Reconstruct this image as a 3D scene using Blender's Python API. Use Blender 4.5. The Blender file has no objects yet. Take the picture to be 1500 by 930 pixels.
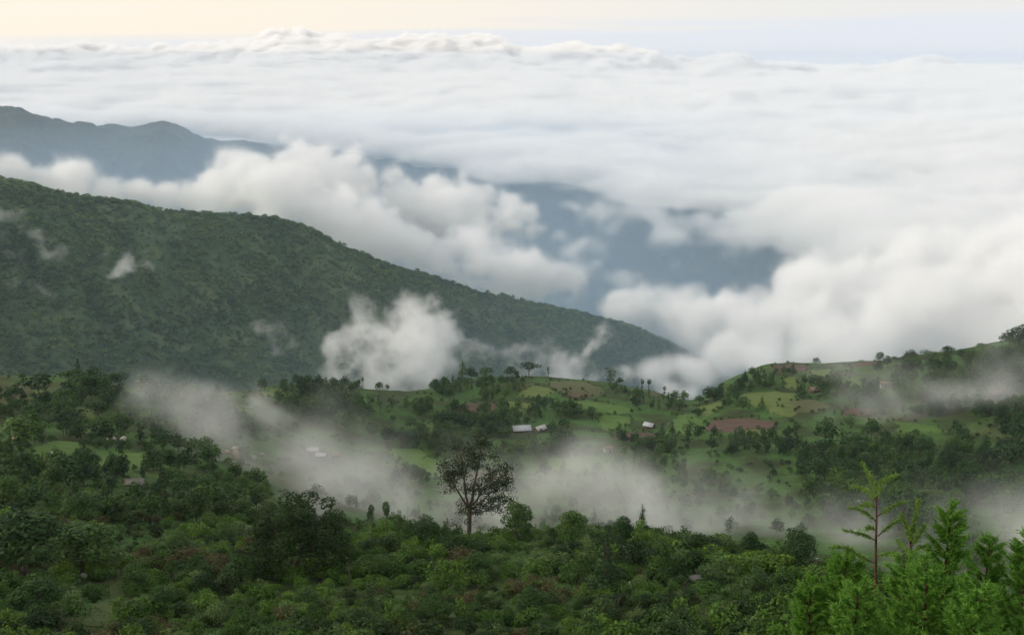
import bpy, math, random
import numpy as np
from mathutils import Vector

SC = bpy.context.scene
COL = SC.collection
R = math.radians
random.seed(11)
RNG = np.random.default_rng(11)

# ------------------------------------------------------------------ camera
FPX, PITCH = 1608.0, 13.47            # focal length in photo pixels, degrees looking down
cam = bpy.data.cameras.new('camera')
cam.sensor_fit = 'HORIZONTAL'
cam.sensor_width = 36.0
cam.lens = 36.0 * FPX / 1500.0
cam.clip_start, cam.clip_end = 0.1, 300000.0
camera = bpy.data.objects.new('camera', cam)
COL.objects.link(camera)
camera.location = (0, 0, 0)
camera.rotation_euler = (R(90 - PITCH), 0, 0)
SC.camera = camera

# ------------------------------------------------------------------ render settings
SC.render.engine = 'CYCLES'
cy = SC.cycles
cy.use_denoising = True
cy.max_bounces = 18
cy.diffuse_bounces = 3
cy.transmission_bounces = 3
cy.transparent_max_bounces = 8
cy.volume_bounces = 12
cy.volume_step_rate = 1.0
cy.adaptive_threshold = 0.04
cy.volume_max_steps = 512
SC.view_settings.view_transform = 'Standard'
SC.view_settings.look = 'None'
SC.view_settings.gamma = 1.0
SC.view_settings.exposure = 0.1

# ------------------------------------------------------------------ sky and sun
SUN_EL, SUN_AZ = 27.0, -88.0          # azimuth from the view direction, negative = to the left
world = bpy.data.worlds.new('World')
SC.world = world
world.use_nodes = True
nt = world.node_tree
nt.nodes.clear()


def N(tree, kind, **kw):
    n = tree.nodes.new(kind)
    for k, v in kw.items():
        setattr(n, k, v)
    return n


wo = N(nt, 'ShaderNodeOutputWorld')
bg = N(nt, 'ShaderNodeBackground')
bg.inputs['Strength'].default_value = 0.1
sky = N(nt, 'ShaderNodeTexSky', sky_type='NISHITA')
sky.sun_disc = False
sky.sun_elevation = R(SUN_EL)
sky.sun_rotation = R(SUN_AZ)
sky.altitude = 2000
sky.air_density, sky.dust_density, sky.ozone_density = 1.0, 2.0, 1.0
_sd = Vector((math.sin(R(SUN_AZ)) * math.cos(R(SUN_EL)), math.cos(R(SUN_AZ)) * math.cos(R(SUN_EL)), math.sin(R(SUN_EL))))
L = nt.links.new


def wmath(op, a, b_=0.0, c_=0.0):
    n = N(nt, 'ShaderNodeMath', operation=op)
    for k, v in enumerate((a, b_, c_)):
        if isinstance(v, bpy.types.NodeSocket): L(v, n.inputs[k])
        else: n.inputs[k].default_value = v
    return n.outputs[0]


def wrange(v, a, b_):
    n = N(nt, 'ShaderNodeMapRange', interpolation_type='SMOOTHSTEP')
    L(v, n.inputs[0]); n.inputs[1].default_value = a; n.inputs[2].default_value = b_
    return n.outputs[0]


def wmix(fac, a, b_):
    n = N(nt, 'ShaderNodeMix', data_type='RGBA')
    for s, v in ((n.inputs[0], fac), (n.inputs[6], a), (n.inputs[7], b_)):
        if isinstance(v, bpy.types.NodeSocket): L(v, s)
        else: s.default_value = v if isinstance(v, float) else (*v, 1)
    return n.outputs[2]


tc = N(nt, 'ShaderNodeTexCoord')
sep = N(nt, 'ShaderNodeSeparateXYZ'); L(tc.outputs['Generated'], sep.inputs[0])
mp = N(nt, 'ShaderNodeMapping')
mp.inputs['Scale'].default_value = (2.2, 2.2, 60.0)
mp.inputs['Location'].default_value = (0.6, 0.1, 0.28)
nz = N(nt, 'ShaderNodeTexNoise')
nz.inputs['Scale'].default_value = 1.0
nz.inputs['Detail'].default_value = 3.0
nz.inputs['Roughness'].default_value = 0.45
L(tc.outputs['Generated'], mp.inputs['Vector']); L(mp.outputs['Vector'], nz.inputs['Vector'])
# a high overcast sheet, lit warm on the sun's side, that ends in a pale blue gap over the horizon
dsun = N(nt, 'ShaderNodeVectorMath', operation='DOT_PRODUCT')
L(tc.outputs['Generated'], dsun.inputs[0]); dsun.inputs[1].default_value = (math.sin(R(-50)), math.cos(R(-50)), 0.0)
warm = wrange(dsun.outputs['Value'], 0.32, 0.86)
edge = wmath('MULTIPLY_ADD', wmath('SUBTRACT', nz.outputs['Fac'], 0.5), 0.085, sep.outputs['Z'])
edge = wmath('MULTIPLY_ADD', wrange(dsun.outputs['Value'], 0.62, 0.95), 0.018, edge)
sheet = wrange(edge, 0.012, 0.040)
OVER = 9.6
cream = wmix(warm, tuple(OVER * v for v in (0.86, 0.855, 0.85)), tuple(OVER * v for v in (1.03, 0.93, 0.80)))
cover = wmix(sheet, tuple(OVER * v for v in (0.80, 0.84, 0.92)), cream)
L(wmix(0.9, sky.outputs['Color'], cover), bg.inputs['Color'])
L(bg.outputs['Background'], wo.inputs['Surface'])

sun = bpy.data.lights.new('sun', 'SUN')
sun.energy = 1.9
sun.angle = R(14)
sun.color = (1.0, 0.91, 0.77)
sun_ob = bpy.data.objects.new('sun', sun)
COL.objects.link(sun_ob)
sun_ob.rotation_euler = _sd.to_track_quat('Z', 'Y').to_euler()

# ------------------------------------------------------------------ helpers
CP, SP = math.cos(R(PITCH)), math.sin(R(PITCH))


def ray(px, py):
    """world direction of a photo pixel, scaled so that its horizontal length is 1"""
    X = (np.asarray(px, float) - 750.0) / FPX
    Y = (465.0 - np.asarray(py, float)) / FPX
    d = np.stack(np.broadcast_arrays(X, Y * SP + CP, Y * CP - SP), -1)
    return d / np.hypot(d[..., 0], d[..., 1])[..., None]


def at(px, py, r):
    return ray(px, py) * np.asarray(r, float)[..., None]


_T2 = np.random.default_rng(5).random((256, 256)).astype(np.float32)
_T3 = np.random.default_rng(6).random((64, 64, 64)).astype(np.float32)


def vnoise2(x, y):
    xi, yi = np.floor(x).astype(np.int64), np.floor(y).astype(np.int64)
    fx, fy = x - xi, y - yi
    fx, fy = fx * fx * fx * (fx * (fx * 6 - 15) + 10), fy * fy * fy * (fy * (fy * 6 - 15) + 10)
    a, b = _T2[xi & 255, yi & 255], _T2[(xi + 1) & 255, yi & 255]
    c, d = _T2[xi & 255, (yi + 1) & 255], _T2[(xi + 1) & 255, (yi + 1) & 255]
    return (a * (1 - fx) + b * fx) * (1 - fy) + (c * (1 - fx) + d * fx) * fy


def fbm2(x, y, scale, octs=4, gain=0.5, seed=0.0):
    s, a, t = 0.0, 1.0, 0.0
    x, y = np.asarray(x, float) / scale + seed * 17.3, np.asarray(y, float) / scale + seed * 9.7
    for _ in range(octs):
        s = s + a * vnoise2(x, y)
        t += a
        a *= gain
        x, y = (0.8 * x - 0.6 * y) * 2.03 + 13.1, (0.6 * x + 0.8 * y) * 2.03 + 7.7
    return s / t * 2 - 1


def billow2(x, y, scale, octs=4, gain=0.5, seed=0.0):
    s, a, t = 0.0, 1.0, 0.0
    x, y = np.asarray(x, float) / scale + seed * 17.3, np.asarray(y, float) / scale + seed * 9.7
    for _ in range(octs):
        s = s + a * np.abs(vnoise2(x, y) * 2 - 1)
        t += a
        a *= gain
        x, y = (0.8 * x - 0.6 * y) * 2.03 + 13.1, (0.6 * x + 0.8 * y) * 2.03 + 7.7
    return s / t


def vnoise3(x, y, z):
    xi, yi, zi = (np.floor(v).astype(np.int32) for v in (x, y, z))
    fx, fy, fz = (x - xi).astype(np.float32), (y - yi).astype(np.float32), (z - zi).astype(np.float32)
    fx, fy, fz = (f * f * (3 - 2 * f) for f in (fx, fy, fz))
    x0, x1, y0, y1, z0, z1 = xi & 63, (xi + 1) & 63, yi & 63, (yi + 1) & 63, zi & 63, (zi + 1) & 63

    def lx(yy, zz):
        return _T3[x0, yy, zz] * (1 - fx) + _T3[x1, yy, zz] * fx
    return (lx(y0, z0) * (1 - fy) + lx(y1, z0) * fy) * (1 - fz) + (lx(y0, z1) * (1 - fy) + lx(y1, z1) * fy) * fz


def fbm3(x, y, z, scale, octs=4, gain=0.55, seed=0.0, billow=False):
    s, a, t = 0.0, 1.0, 0.0
    x, y, z = (0.80 * x - 0.36 * y - 0.48 * z) / scale + seed * 5.3, (0.60 * x + 0.48 * y + 0.64 * z) / scale + seed * 3.1, (0.80 * y - 0.60 * z) / scale + seed * 7.9
    for _ in range(octs):
        n = vnoise3(x, y, z) * 2 - 1
        s = s + a * ((1 - 2 * np.abs(n)) if billow else n)
        t += a
        a *= gain
        x, y, z = (0.64 * x - 0.60 * y + 0.48 * z) * 2.07 + 3.3, (0.77 * x + 0.50 * y - 0.40 * z) * 2.07 + 8.1, (0.62 * y + 0.78 * z) * 2.07 + 5.9
    return s / t


def smooth(e0, e1, v):
    t = np.clip((v - e0) / (e1 - e0), 0, 1)
    return t * t * (3 - 2 * t)


def tag(o, label=None, cat=None, group=None, kind=None):
    if label: o['label'] = label
    if cat: o['category'] = cat
    if group: o['group'] = group
    if kind: o['kind'] = kind
    return o


def link(name, mesh, parent=None):
    o = bpy.data.objects.new(name, mesh)
    COL.objects.link(o)
    if parent is not None:
        o.parent = parent
    return o


def empty(name, loc, rz=0.0, s=1.0):
    o = link(name, None)
    o.empty_display_size = 0.2
    o.location = loc
    o.rotation_euler = (0, 0, rz)
    o.scale = (s, s, s)
    return o


def mesh_of(name, verts, faces, mats=(), midx=None, smooth_shade=False):
    """verts (n,3); faces: an (m,3|4) array or a list of such arrays"""
    me = bpy.data.meshes.new(name)
    v = np.ascontiguousarray(verts, np.float32)
    fl = faces if isinstance(faces, list) else [faces]
    fl = [np.asarray(f, np.int32) for f in fl if len(f)]
    loops = np.concatenate([f.ravel() for f in fl])
    tot = np.concatenate([np.full(len(f), f.shape[1], np.int32) for f in fl])
    me.vertices.add(len(v))
    me.vertices.foreach_set('co', v.ravel())
    me.loops.add(len(loops))
    me.loops.foreach_set('vertex_index', loops)
    me.polygons.add(len(tot))
    me.polygons.foreach_set('loop_start', np.concatenate([[0], np.cumsum(tot)[:-1]]).astype(np.int32))
    if midx is not None:
        me.polygons.foreach_set('material_index', np.asarray(midx, np.int32))
    if smooth_shade:
        me.polygons.foreach_set('use_smooth', np.ones(len(tot), bool))
    for m in mats:
        me.materials.append(m)
    me.update(calc_edges=True)
    return me


class MB:
    """collects geometry with a material index per face"""
    def __init__(self):
        self.v, self.q, self.t, self.mq, self.mt, self.n = [], [], [], [], [], 0

    def add(self, v, f, mat=0):
        v, f = np.asarray(v, np.float32), np.asarray(f, np.int32)
        if not len(f): return self
        (self.q if f.shape[1] == 4 else self.t).append(f + self.n)
        (self.mq if f.shape[1] == 4 else self.mt).append(np.full(len(f), mat, np.int32))
        self.v.append(v)
        self.n += len(v)
        return self

    def mesh(self, name, mats, sm=False):
        fl, mi = [], []
        if self.q: fl.append(np.concatenate(self.q)); mi += self.mq
        if self.t: fl.append(np.concatenate(self.t)); mi += self.mt
        return mesh_of(name, np.concatenate(self.v), fl, mats, np.concatenate(mi), sm)

    def box(self, lo, hi, mat=0):
        (x0, y0, z0), (x1, y1, z1) = lo, hi
        v = [(x0, y0, z0), (x1, y0, z0), (x1, y1, z0), (x0, y1, z0), (x0, y0, z1), (x1, y0, z1), (x1, y1, z1), (x0, y1, z1)]
        return self.add(v, [(0, 3, 2, 1), (4, 5, 6, 7), (0, 1, 5, 4), (1, 2, 6, 5), (2, 3, 7, 6), (3, 0, 4, 7)], mat)

    def tube(self, pts, rad, sides=6, mat=0):
        p = np.asarray(pts, float)
        rad = np.asarray(rad, float)
        n = len(p)
        tan = np.gradient(p, axis=0)
        tan /= np.linalg.norm(tan, axis=1)[:, None] + 1e-9
        ref = np.where(np.abs(tan[:, 2:3]) > 0.9, [[1.0, 0, 0]], [[0, 0, 1.0]])
        a = np.cross(tan, ref); a /= np.linalg.norm(a, axis=1)[:, None] + 1e-9
        b = np.cross(tan, a)
        ang = np.arange(sides) / sides * 2 * math.pi
        v = p[:, None] + rad[:, None, None] * (a[:, None] * np.cos(ang)[None, :, None] + b[:, None] * np.sin(ang)[None, :, None])
        i, j = np.meshgrid(np.arange(n - 1), np.arange(sides), indexing='ij')
        j2 = (j + 1) % sides
        f = np.stack([i * sides + j, i * sides + j2, (i + 1) * sides + j2, (i + 1) * sides + j], -1).reshape(-1, 4)
        self.add(v.reshape(-1, 3), f, mat)
        return self

    def leaves(self, c, nrm, size, aspect=0.6, rng=RNG, mat=0, along=None):
        """one small diamond per leaf; ALONG fixes the long axis"""
        c, nrm = np.asarray(c, float), np.asarray(nrm, float)
        n = len(c)
        nrm = nrm / (np.linalg.norm(nrm, axis=1)[:, None] + 1e-9)
        ax = rng.normal(size=(n, 3)) if along is None else np.asarray(along, float)
        u = ax - nrm * (ax * nrm).sum(1)[:, None]
        u /= np.linalg.norm(u, axis=1)[:, None] + 1e-9
        w = np.cross(nrm, u)
        s = np.broadcast_to(np.asarray(size, float), (n,))[:, None]
        fold = nrm * s * 0.12
        v = np.stack([c - u * s * 0.5, c + w * s * 0.5 * aspect + fold, c + u * s * 0.5, c - w * s * 0.5 * aspect + fold], 1)
        self.add(v.reshape(-1, 3), np.arange(4 * n).reshape(n, 4), mat)
        return self


def grid_faces(a, b):
    i, j = np.meshgrid(np.arange(a - 1), np.arange(b - 1), indexing='ij')
    return np.stack([i * b + j, i * b + j + 1, (i + 1) * b + j + 1, (i + 1) * b + j], -1).reshape(-1, 4)


# ------------------------------------------------------------------ materials
def new_mat(name):
    m = bpy.data.materials.new(name)
    m.use_nodes = True
    t = m.node_tree
    t.nodes.clear()
    return m, t, N(t, 'ShaderNodeOutputMaterial')


def ramp(t, fac, stops):
    r = N(t, 'ShaderNodeValToRGB')
    e = r.color_ramp.elements
    while len(e) > 1: e.remove(e[-1])
    e[0].position, e[0].color = stops[0][0], (*stops[0][1], 1)
    for p, c in stops[1:]:
        q = e.new(p); q.color = (*c, 1)
    t.links.new(fac, r.inputs['Fac'])
    return r.outputs['Color']


def noise(t, vec, scale, detail=4.0, rough=0.55):
    n = N(t, 'ShaderNodeTexNoise')
    n.inputs['Scale'].default_value = scale
    n.inputs['Detail'].default_value = detail
    n.inputs['Roughness'].default_value = rough
    if vec is not None: t.links.new(vec, n.inputs['Vector'])
    return n.outputs['Fac']


def mixc(t, a, b, fac, mode='MIX'):
    m = N(t, 'ShaderNodeMix', data_type='RGBA', blend_type=mode)
    for s, v in ((m.inputs[0], fac), (m.inputs[6], a), (m.inputs[7], b)):
        if hasattr(v, 'default_value') or isinstance(v, bpy.types.NodeSocket): t.links.new(v, s)
        else: s.default_value = v if isinstance(v, float) else (*v, 1)
    return m.outputs[2]


def foliage_mat(name, dark, mid, light, transl=0.22, spread=1.0, patch=0.0):
    m, t, out = new_mat(name)
    oi = N(t, 'ShaderNodeObjectInfo')
    geo = N(t, 'ShaderNodeNewGeometry')
    base = ramp(t, oi.outputs['Random'], [(0.0, dark), (0.5, mid), (1.0, light)])
    isl = N(t, 'ShaderNodeMath', operation='MULTIPLY_ADD')
    t.links.new(geo.outputs['Random Per Island'], isl.inputs[0])
    isl.inputs[1].default_value, isl.inputs[2].default_value = 0.75 * spread, 1 - 0.37 * spread
    if patch:                                       # stands of one kind, lighter or browner than the next
        pf = noise(t, geo.outputs['Position'], patch, 3.0, 0.6)
        hue = ramp(t, pf, [(0.30, (0.66, 0.72, 0.86)), (0.47, (0.92, 0.96, 0.95)), (0.58, (1.25, 1.22, 1.05)), (0.72, (1.75, 1.45, 1.2))])
        base = mixc(t, base, hue, 1.0, 'MULTIPLY')
    v = N(t, 'ShaderNodeVectorMath', operation='SCALE')
    t.links.new(base, v.inputs[0]); t.links.new(isl.outputs[0], v.inputs['Scale'])
    p = N(t, 'ShaderNodeBsdfPrincipled')
    p.inputs['Roughness'].default_value = 0.55
    p.inputs['Specular IOR Level'].default_value = 0.12
    t.links.new(v.outputs[0], p.inputs['Base Color'])
    tr = N(t, 'ShaderNodeBsdfTranslucent')
    t.links.new(v.outputs[0], tr.inputs['Color'])
    ms = N(t, 'ShaderNodeMixShader')
    ms.inputs[0].default_value = transl
    t.links.new(p.outputs[0], ms.inputs[1]); t.links.new(tr.outputs[0], ms.inputs[2])
    t.links.new(ms.outputs[0], out.inputs['Surface'])
    return m


def rough_mat(name, stops, scale, rough=0.9, detail=5.0, bump=0.0, spec=0.2, stretch=None):
    m, t, out = new_mat(name)
    g = N(t, 'ShaderNodeTexCoord')
    vec = g.outputs['Object']
    if stretch:
        mpn = N(t, 'ShaderNodeMapping'); mpn.inputs['Scale'].default_value = stretch
        t.links.new(vec, mpn.inputs['Vector']); vec = mpn.outputs['Vector']
    f = noise(t, vec, scale, detail)
    c = ramp(t, f, stops)
    p = N(t, 'ShaderNodeBsdfPrincipled')
    p.inputs['Roughness'].default_value = rough
    p.inputs['Specular IOR Level'].default_value = spec
    t.links.new(c, p.inputs['Base Color'])
    if bump:
        b = N(t, 'ShaderNodeBump'); b.inputs['Strength'].default_value = 0.6; b.inputs['Distance'].default_value = bump
        t.links.new(f, b.inputs['Height']); t.links.new(b.outputs['Normal'], p.inputs['Normal'])
    t.links.new(p.outputs[0], out.inputs['Surface'])
    return m


M = {}
M['shrub'] = foliage_mat('shrub_leaves', (0.0302, 0.0682, 0.0115), (0.0521, 0.1155, 0.0161), (0.0882, 0.165, 0.0253), patch=0.05)
M['shrub_pale'] = foliage_mat('pale_shrub_leaves', (0.063, 0.1155, 0.0322), (0.084, 0.1485, 0.0391), (0.1134, 0.176, 0.0517))
M['shrub_brown'] = foliage_mat('brown_shrub_leaves', (0.075, 0.062, 0.028), (0.085, 0.078, 0.03), (0.09, 0.085, 0.032))
M['shrub_dark'] = foliage_mat('dark_shrub_leaves', (0.0185, 0.0418, 0.0115), (0.0269, 0.0572, 0.0138), (0.0378, 0.0726, 0.0184))
M['tree'] = foliage_mat('tree_leaves', (0.0218, 0.0506, 0.0149), (0.0386, 0.0836, 0.0218), (0.0655, 0.1232, 0.0299), patch=0.02)
M['fig'] = foliage_mat('dark_leaves', (0.0252, 0.055, 0.0115), (0.0252, 0.055, 0.0115), (0.0252, 0.055, 0.0115), spread=1.3)
M['euc'] = foliage_mat('gum_leaves', (0.0368, 0.0532, 0.02), (0.0368, 0.0532, 0.02), (0.0368, 0.0532, 0.02), spread=1.2)
M['rust'] = foliage_mat('rust_leaves', (0.10, 0.062, 0.036), (0.12, 0.07, 0.045), (0.13, 0.06, 0.045))
M['conifer'] = foliage_mat('conifer_needles', (0.1235, 0.2687, 0.0352), (0.1425, 0.3, 0.044), (0.171, 0.3375, 0.055), transl=0.5)
M['conifer_tip'] = foliage_mat('young_needles', (0.1375, 0.24, 0.042), (0.15, 0.255, 0.048), (0.15, 0.255, 0.048), transl=0.3)
M['forest'] = foliage_mat('forest_leaves', (0.0463, 0.1021, 0.0455), (0.0748, 0.145, 0.0578), (0.1224, 0.2059, 0.077), transl=0.15, patch=0.009)
M['bark'] = rough_mat('bark', [(0.3, (0.055, 0.045, 0.035)), (0.7, (0.16, 0.13, 0.10))], 3.0, stretch=(3, 3, 0.6))
M['pale_bark'] = rough_mat('pale_bark', [(0.3, (0.06, 0.045, 0.035)), (0.55, (0.12, 0.085, 0.065)), (0.75, (0.22, 0.17, 0.14))], 1.6, stretch=(2, 2, 0.5))
M['red_bark'] = rough_mat('red_bark', [(0.3, (0.05, 0.026, 0.018)), (0.7, (0.125, 0.062, 0.042))], 22.0, stretch=(1, 1, 0.35))
M['tin'] = rough_mat('tin_roof', [(0.3, (0.34, 0.36, 0.38)), (0.7, (0.47, 0.49, 0.51))], 0.6, rough=0.5, spec=0.5)
M['mud'] = rough_mat('mud_wall', [(0.3, (0.09, 0.06, 0.045)), (0.7, (0.16, 0.11, 0.08))], 1.5)
M['lime'] = rough_mat('lime_wall', [(0.3, (0.45, 0.44, 0.41)), (0.7, (0.58, 0.57, 0.54))], 1.2)
M['stone_roof'] = rough_mat('weathered_roof', [(0.3, (0.13, 0.12, 0.10)), (0.7, (0.22, 0.20, 0.17))], 2.0)
M['rust_tin'] = rough_mat('rusty_tin_roof', [(0.38, (0.30, 0.31, 0.31)), (0.52, (0.40, 0.41, 0.42)), (0.68, (0.24, 0.15, 0.10))], 0.9, rough=0.6)
M['thatch'] = rough_mat('thatch', [(0.3, (0.12, 0.09, 0.06)), (0.7, (0.24, 0.19, 0.13))], 4.0, stretch=(2, 2, 0.5))
M['door'] = rough_mat('door_wood', [(0.3, (0.05, 0.035, 0.025)), (0.7, (0.09, 0.06, 0.04))], 3.0)
M['rock'] = rough_mat('grey_rock', [(0.3, (0.11, 0.105, 0.09)), (0.7, (0.26, 0.245, 0.22))], 1.2, bump=0.1)
M['pale_rock'] = rough_mat('pale_rock', [(0.3, (0.34, 0.31, 0.27)), (0.7, (0.55, 0.51, 0.46))], 1.2, bump=0.1)
M['tan_rock'] = rough_mat('tan_rock', [(0.3, (0.22, 0.14, 0.09)), (0.7, (0.42, 0.30, 0.20))], 0.9, bump=0.1)
M['soil'] = rough_mat('ploughed_soil', [(0.3, (0.06, 0.038, 0.026)), (0.7, (0.10, 0.062, 0.043))], 0.22, stretch=(1, 4, 1))
M['fallow'] = rough_mat('fallow_field', [(0.3, (0.060, 0.078, 0.024)), (0.55, (0.080, 0.080, 0.034)), (0.75, (0.066, 0.095, 0.026))], 0.10)
M['crop'] = rough_mat('crop_field', [(0.3, (0.048, 0.100, 0.018)), (0.7, (0.080, 0.145, 0.024))], 0.16, stretch=(1, 3, 1))
M['turf'] = rough_mat('turf', [(0.3, (0.035, 0.058, 0.014)), (0.7, (0.055, 0.085, 0.019))], 0.5)
M['lightcrop'] = rough_mat('pale_crop_field', [(0.3, (0.068, 0.105, 0.022)), (0.7, (0.105, 0.14, 0.032))], 0.16, stretch=(1, 3, 1))


def ground_mat():
    m, t, out = new_mat('hillside_ground')
    g = N(t, 'ShaderNodeTexCoord')
    v = g.outputs['Object']
    big = noise(t, v, 0.011, 3.0)
    mid = noise(t, v, 0.05, 4.0)
    fine = noise(t, v, 0.6, 5.0, 0.65)
    grass = ramp(t, fine, [(0.30, (0.028, 0.062, 0.017)), (0.52, (0.050, 0.108, 0.026)), (0.72, (0.086, 0.152, 0.038))])
    scrub = ramp(t, fine, [(0.3, (0.020, 0.033, 0.012)), (0.7, (0.05, 0.066, 0.02))])
    a = ramp(t, mid, [(0.44, (0, 0, 0)), (0.58, (1, 1, 1))])
    c = mixc(t, grass, scrub, a)
    b = ramp(t, big, [(0.58, (0, 0, 0)), (0.70, (0.5, 0.5, 0.5))])
    c = mixc(t, c, (0.10, 0.075, 0.042), b)
    p = N(t, 'ShaderNodeBsdfPrincipled')
    p.inputs['Roughness'].default_value = 0.95
    p.inputs['Specular IOR Level'].default_value = 0.1
    t.links.new(c, p.inputs['Base Color'])
    bp = N(t, 'ShaderNodeBump'); bp.inputs['Strength'].default_value = 0.5; bp.inputs['Distance'].default_value = 0.5
    t.links.new(fine, bp.inputs['Height']); t.links.new(bp.outputs['Normal'], p.inputs['Normal'])
    t.links.new(p.outputs[0], out.inputs['Surface'])
    return m


def mountain_mat(name, s1, s2, dark, mid, light):
    m, t, out = new_mat(name)
    g = N(t, 'ShaderNodeTexCoord')
    v = g.outputs['Object']
    f1, f2 = noise(t, v, s1, 6.0, 0.62), noise(t, v, s2, 3.0)
    c = ramp(t, f1, [(0.33, dark), (0.5, mid), (0.68, light)])
    k = ramp(t, f2, [(0.55, (0, 0, 0)), (0.68, (0.6, 0.6, 0.6))])
    c = mixc(t, c, light, k)
    p = N(t, 'ShaderNodeBsdfPrincipled')
    p.inputs['Roughness'].default_value = 0.95
    p.inputs['Specular IOR Level'].default_value = 0.1
    t.links.new(c, p.inputs['Base Color'])
    t.links.new(p.outputs[0], out.inputs['Surface'])
    return m


M['ground'] = ground_mat()
M['mountain'] = mountain_mat('mountain_slope', 0.02, 0.004, (0.034, 0.062, 0.032), (0.052, 0.092, 0.042), (0.105, 0.14, 0.06))
M['ridge'] = mountain_mat('far_ridge_slope', 0.004, 0.0012, (0.018, 0.027, 0.016), (0.030, 0.042, 0.022), (0.05, 0.064, 0.03))

# ------------------------------------------------------------------ terrain from feature lines (photo pixel + distance)
AZ = np.radians(np.linspace(-62, 62, 497))


def feature(pts, win=7):
    """pts: (px, py, horizontal distance) -> distance and height for every azimuth of AZ"""
    p = np.asarray(pts, float)
    d = ray(p[:, 0], p[:, 1])
    az = np.arctan2(d[:, 0], d[:, 1])
    o = np.argsort(az)
    k = np.hanning(win + 2)[1:-1]; k /= k.sum()

    def sm(v):
        return np.convolve(np.pad(v, win // 2, mode='edge'), k, mode='valid')
    return sm(np.interp(AZ, az[o], p[o, 2])), sm(np.interp(AZ, az[o], p[o, 2] * d[o, 2]))


def const_line(r, z):
    return np.full(len(AZ), float(r)), np.full(len(AZ), float(z))


class Terrain:
    def __init__(self, lines):
        self.r = np.stack([l[0] for l in lines])
        self.z = np.stack([l[1] for l in lines])
        for k in range(1, len(self.r)):
            self.r[k] = np.maximum(self.r[k], self.r[k - 1] + 0.5)
        h = np.diff(self.r, axis=0)
        s = np.diff(self.z, axis=0) / h
        m = np.zeros_like(self.z)
        m[0], m[-1] = s[0], s[-1]
        w1, w2 = 2 * h[1:] + h[:-1], h[1:] + 2 * h[:-1]
        same = s[1:] * s[:-1] > 0
        with np.errstate(all='ignore'):
            m[1:-1] = np.where(same, (w1 + w2) / (w1 / s[:-1] + w2 / s[1:]), 0.0)
        self.m = m
        self.detail = None

    def h(self, x, y):
        x, y = np.asarray(x, float), np.asarray(y, float)
        az, r = np.arctan2(x, y), np.hypot(x, y)
        f = np.clip((az - AZ[0]) / (AZ[1] - AZ[0]), 0, len(AZ) - 1.001)
        i = f.astype(int); f = f - i

        def ev(i):
            out = np.array(self.z[0][i])
            for k in range(len(self.r) - 1):
                r0, r1 = self.r[k][i], self.r[k + 1][i]
                d = r1 - r0
                t = np.clip((r - r0) / d, 0, 1)
                t2, t3 = t * t, t * t * t
                v = (2 * t3 - 3 * t2 + 1) * self.z[k][i] + (t3 - 2 * t2 + t) * d * self.m[k][i] + (3 * t2 - 2 * t3) * self.z[k + 1][i] + (t3 - t2) * d * self.m[k + 1][i]
                out = np.where(r >= r0, v, out)
            return out
        z = ev(i) * (1 - f) + ev(i + 1) * f
        return z + (self.detail(x, y, r) if self.detail else 0.0)


ground_t = Terrain([
    const_line(1.5, -1.75),
    const_line(6, -4.6),
    const_line(14, -11.0),
    feature([(-300, 980, 92), (0, 985, 92), (300, 985, 95), (700, 975, 98), (1100, 975, 98), (1500, 985, 92), (1800, 985, 92)]),
    feature([(-300, 850, 135), (0, 850, 135), (200, 850, 138), (420, 850, 140), (700, 845, 138), (1000, 850, 135), (1200, 880, 128), (1500, 920, 115), (1800, 940, 112)]),
    feature([(-300, 770, 185), (0, 770, 185), (200, 765, 190), (380, 790, 180), (500, 790, 172), (690, 792, 165), (800, 790, 165), (900, 795, 162), (1000, 803, 160), (1100, 815, 156), (1200, 842, 148), (1350, 880, 140), (1500, 900, 132), (1800, 915, 130)]),
    feature([(-300, 715, 245), (0, 715, 245), (200, 715, 250), (330, 730, 260), (450, 800, 225), (690, 815, 215), (900, 820, 210), (1100, 840, 205), (1300, 880, 190), (1500, 890, 190), (1800, 890, 190)]),
    feature([(-300, 660, 310), (0, 660, 310), (200, 665, 315), (330, 680, 330), (450, 720, 350), (600, 755, 345), (900, 765, 340), (1100, 770, 340), (1300, 770, 350), (1500, 770, 360), (1800, 770, 370)]),
    feature([(-300, 610, 385), (0, 612, 385), (200, 620, 390), (330, 640, 410), (450, 665, 460), (600, 690, 480), (900, 690, 490), (1100, 690, 490), (1300, 690, 490), (1500, 690, 500), (1800, 680, 510)]),
    feature([(-300, 585, 435), (0, 580, 440), (200, 590, 440), (330, 605, 480), (450, 615, 550), (600, 625, 590), (760, 620, 610), (900, 625, 610), (1000, 628, 610), (1100, 615, 610), (1300, 610, 610), (1500, 600, 600), (1800, 590, 600)]),
    feature([(-300, 555, 480), (0, 556, 480), (100, 558, 485), (200, 570, 490), (300, 580, 520), (380, 572, 600), (450, 562, 660), (520, 572, 680), (600, 575, 700), (650, 562, 730), (700, 552, 750), (800, 554, 760), (900, 563, 770), (960, 575, 770), (1000, 588, 760), (1030, 585, 750), (1060, 560, 760), (1120, 535, 790), (1200, 533, 800), (1300, 527, 800), (1400, 515, 790), (1470, 505, 780), (1560, 485, 780), (1800, 440, 800)], 3),
    feature([(-300, 600, 640), (300, 640, 680), (700, 640, 920), (1000, 660, 930), (1200, 625, 950), (1500, 600, 950), (1800, 560, 980)]),
    const_line(1350, -760),
    const_line(2600, -1250),
    const_line(12000, -1560),
])
ground_t.detail = lambda x, y, r: (fbm2(x, y, 60, 4, 0.5, 1) * 2.6 * smooth(60, 250, r) + fbm2(x, y, 14, 3, 0.5, 2) * 0.7 * smooth(30, 120, r)) * (1 + 4 * smooth(900, 2000, r))
# extra silhouette-free roll on the far valley floor comes with the factor above


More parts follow.
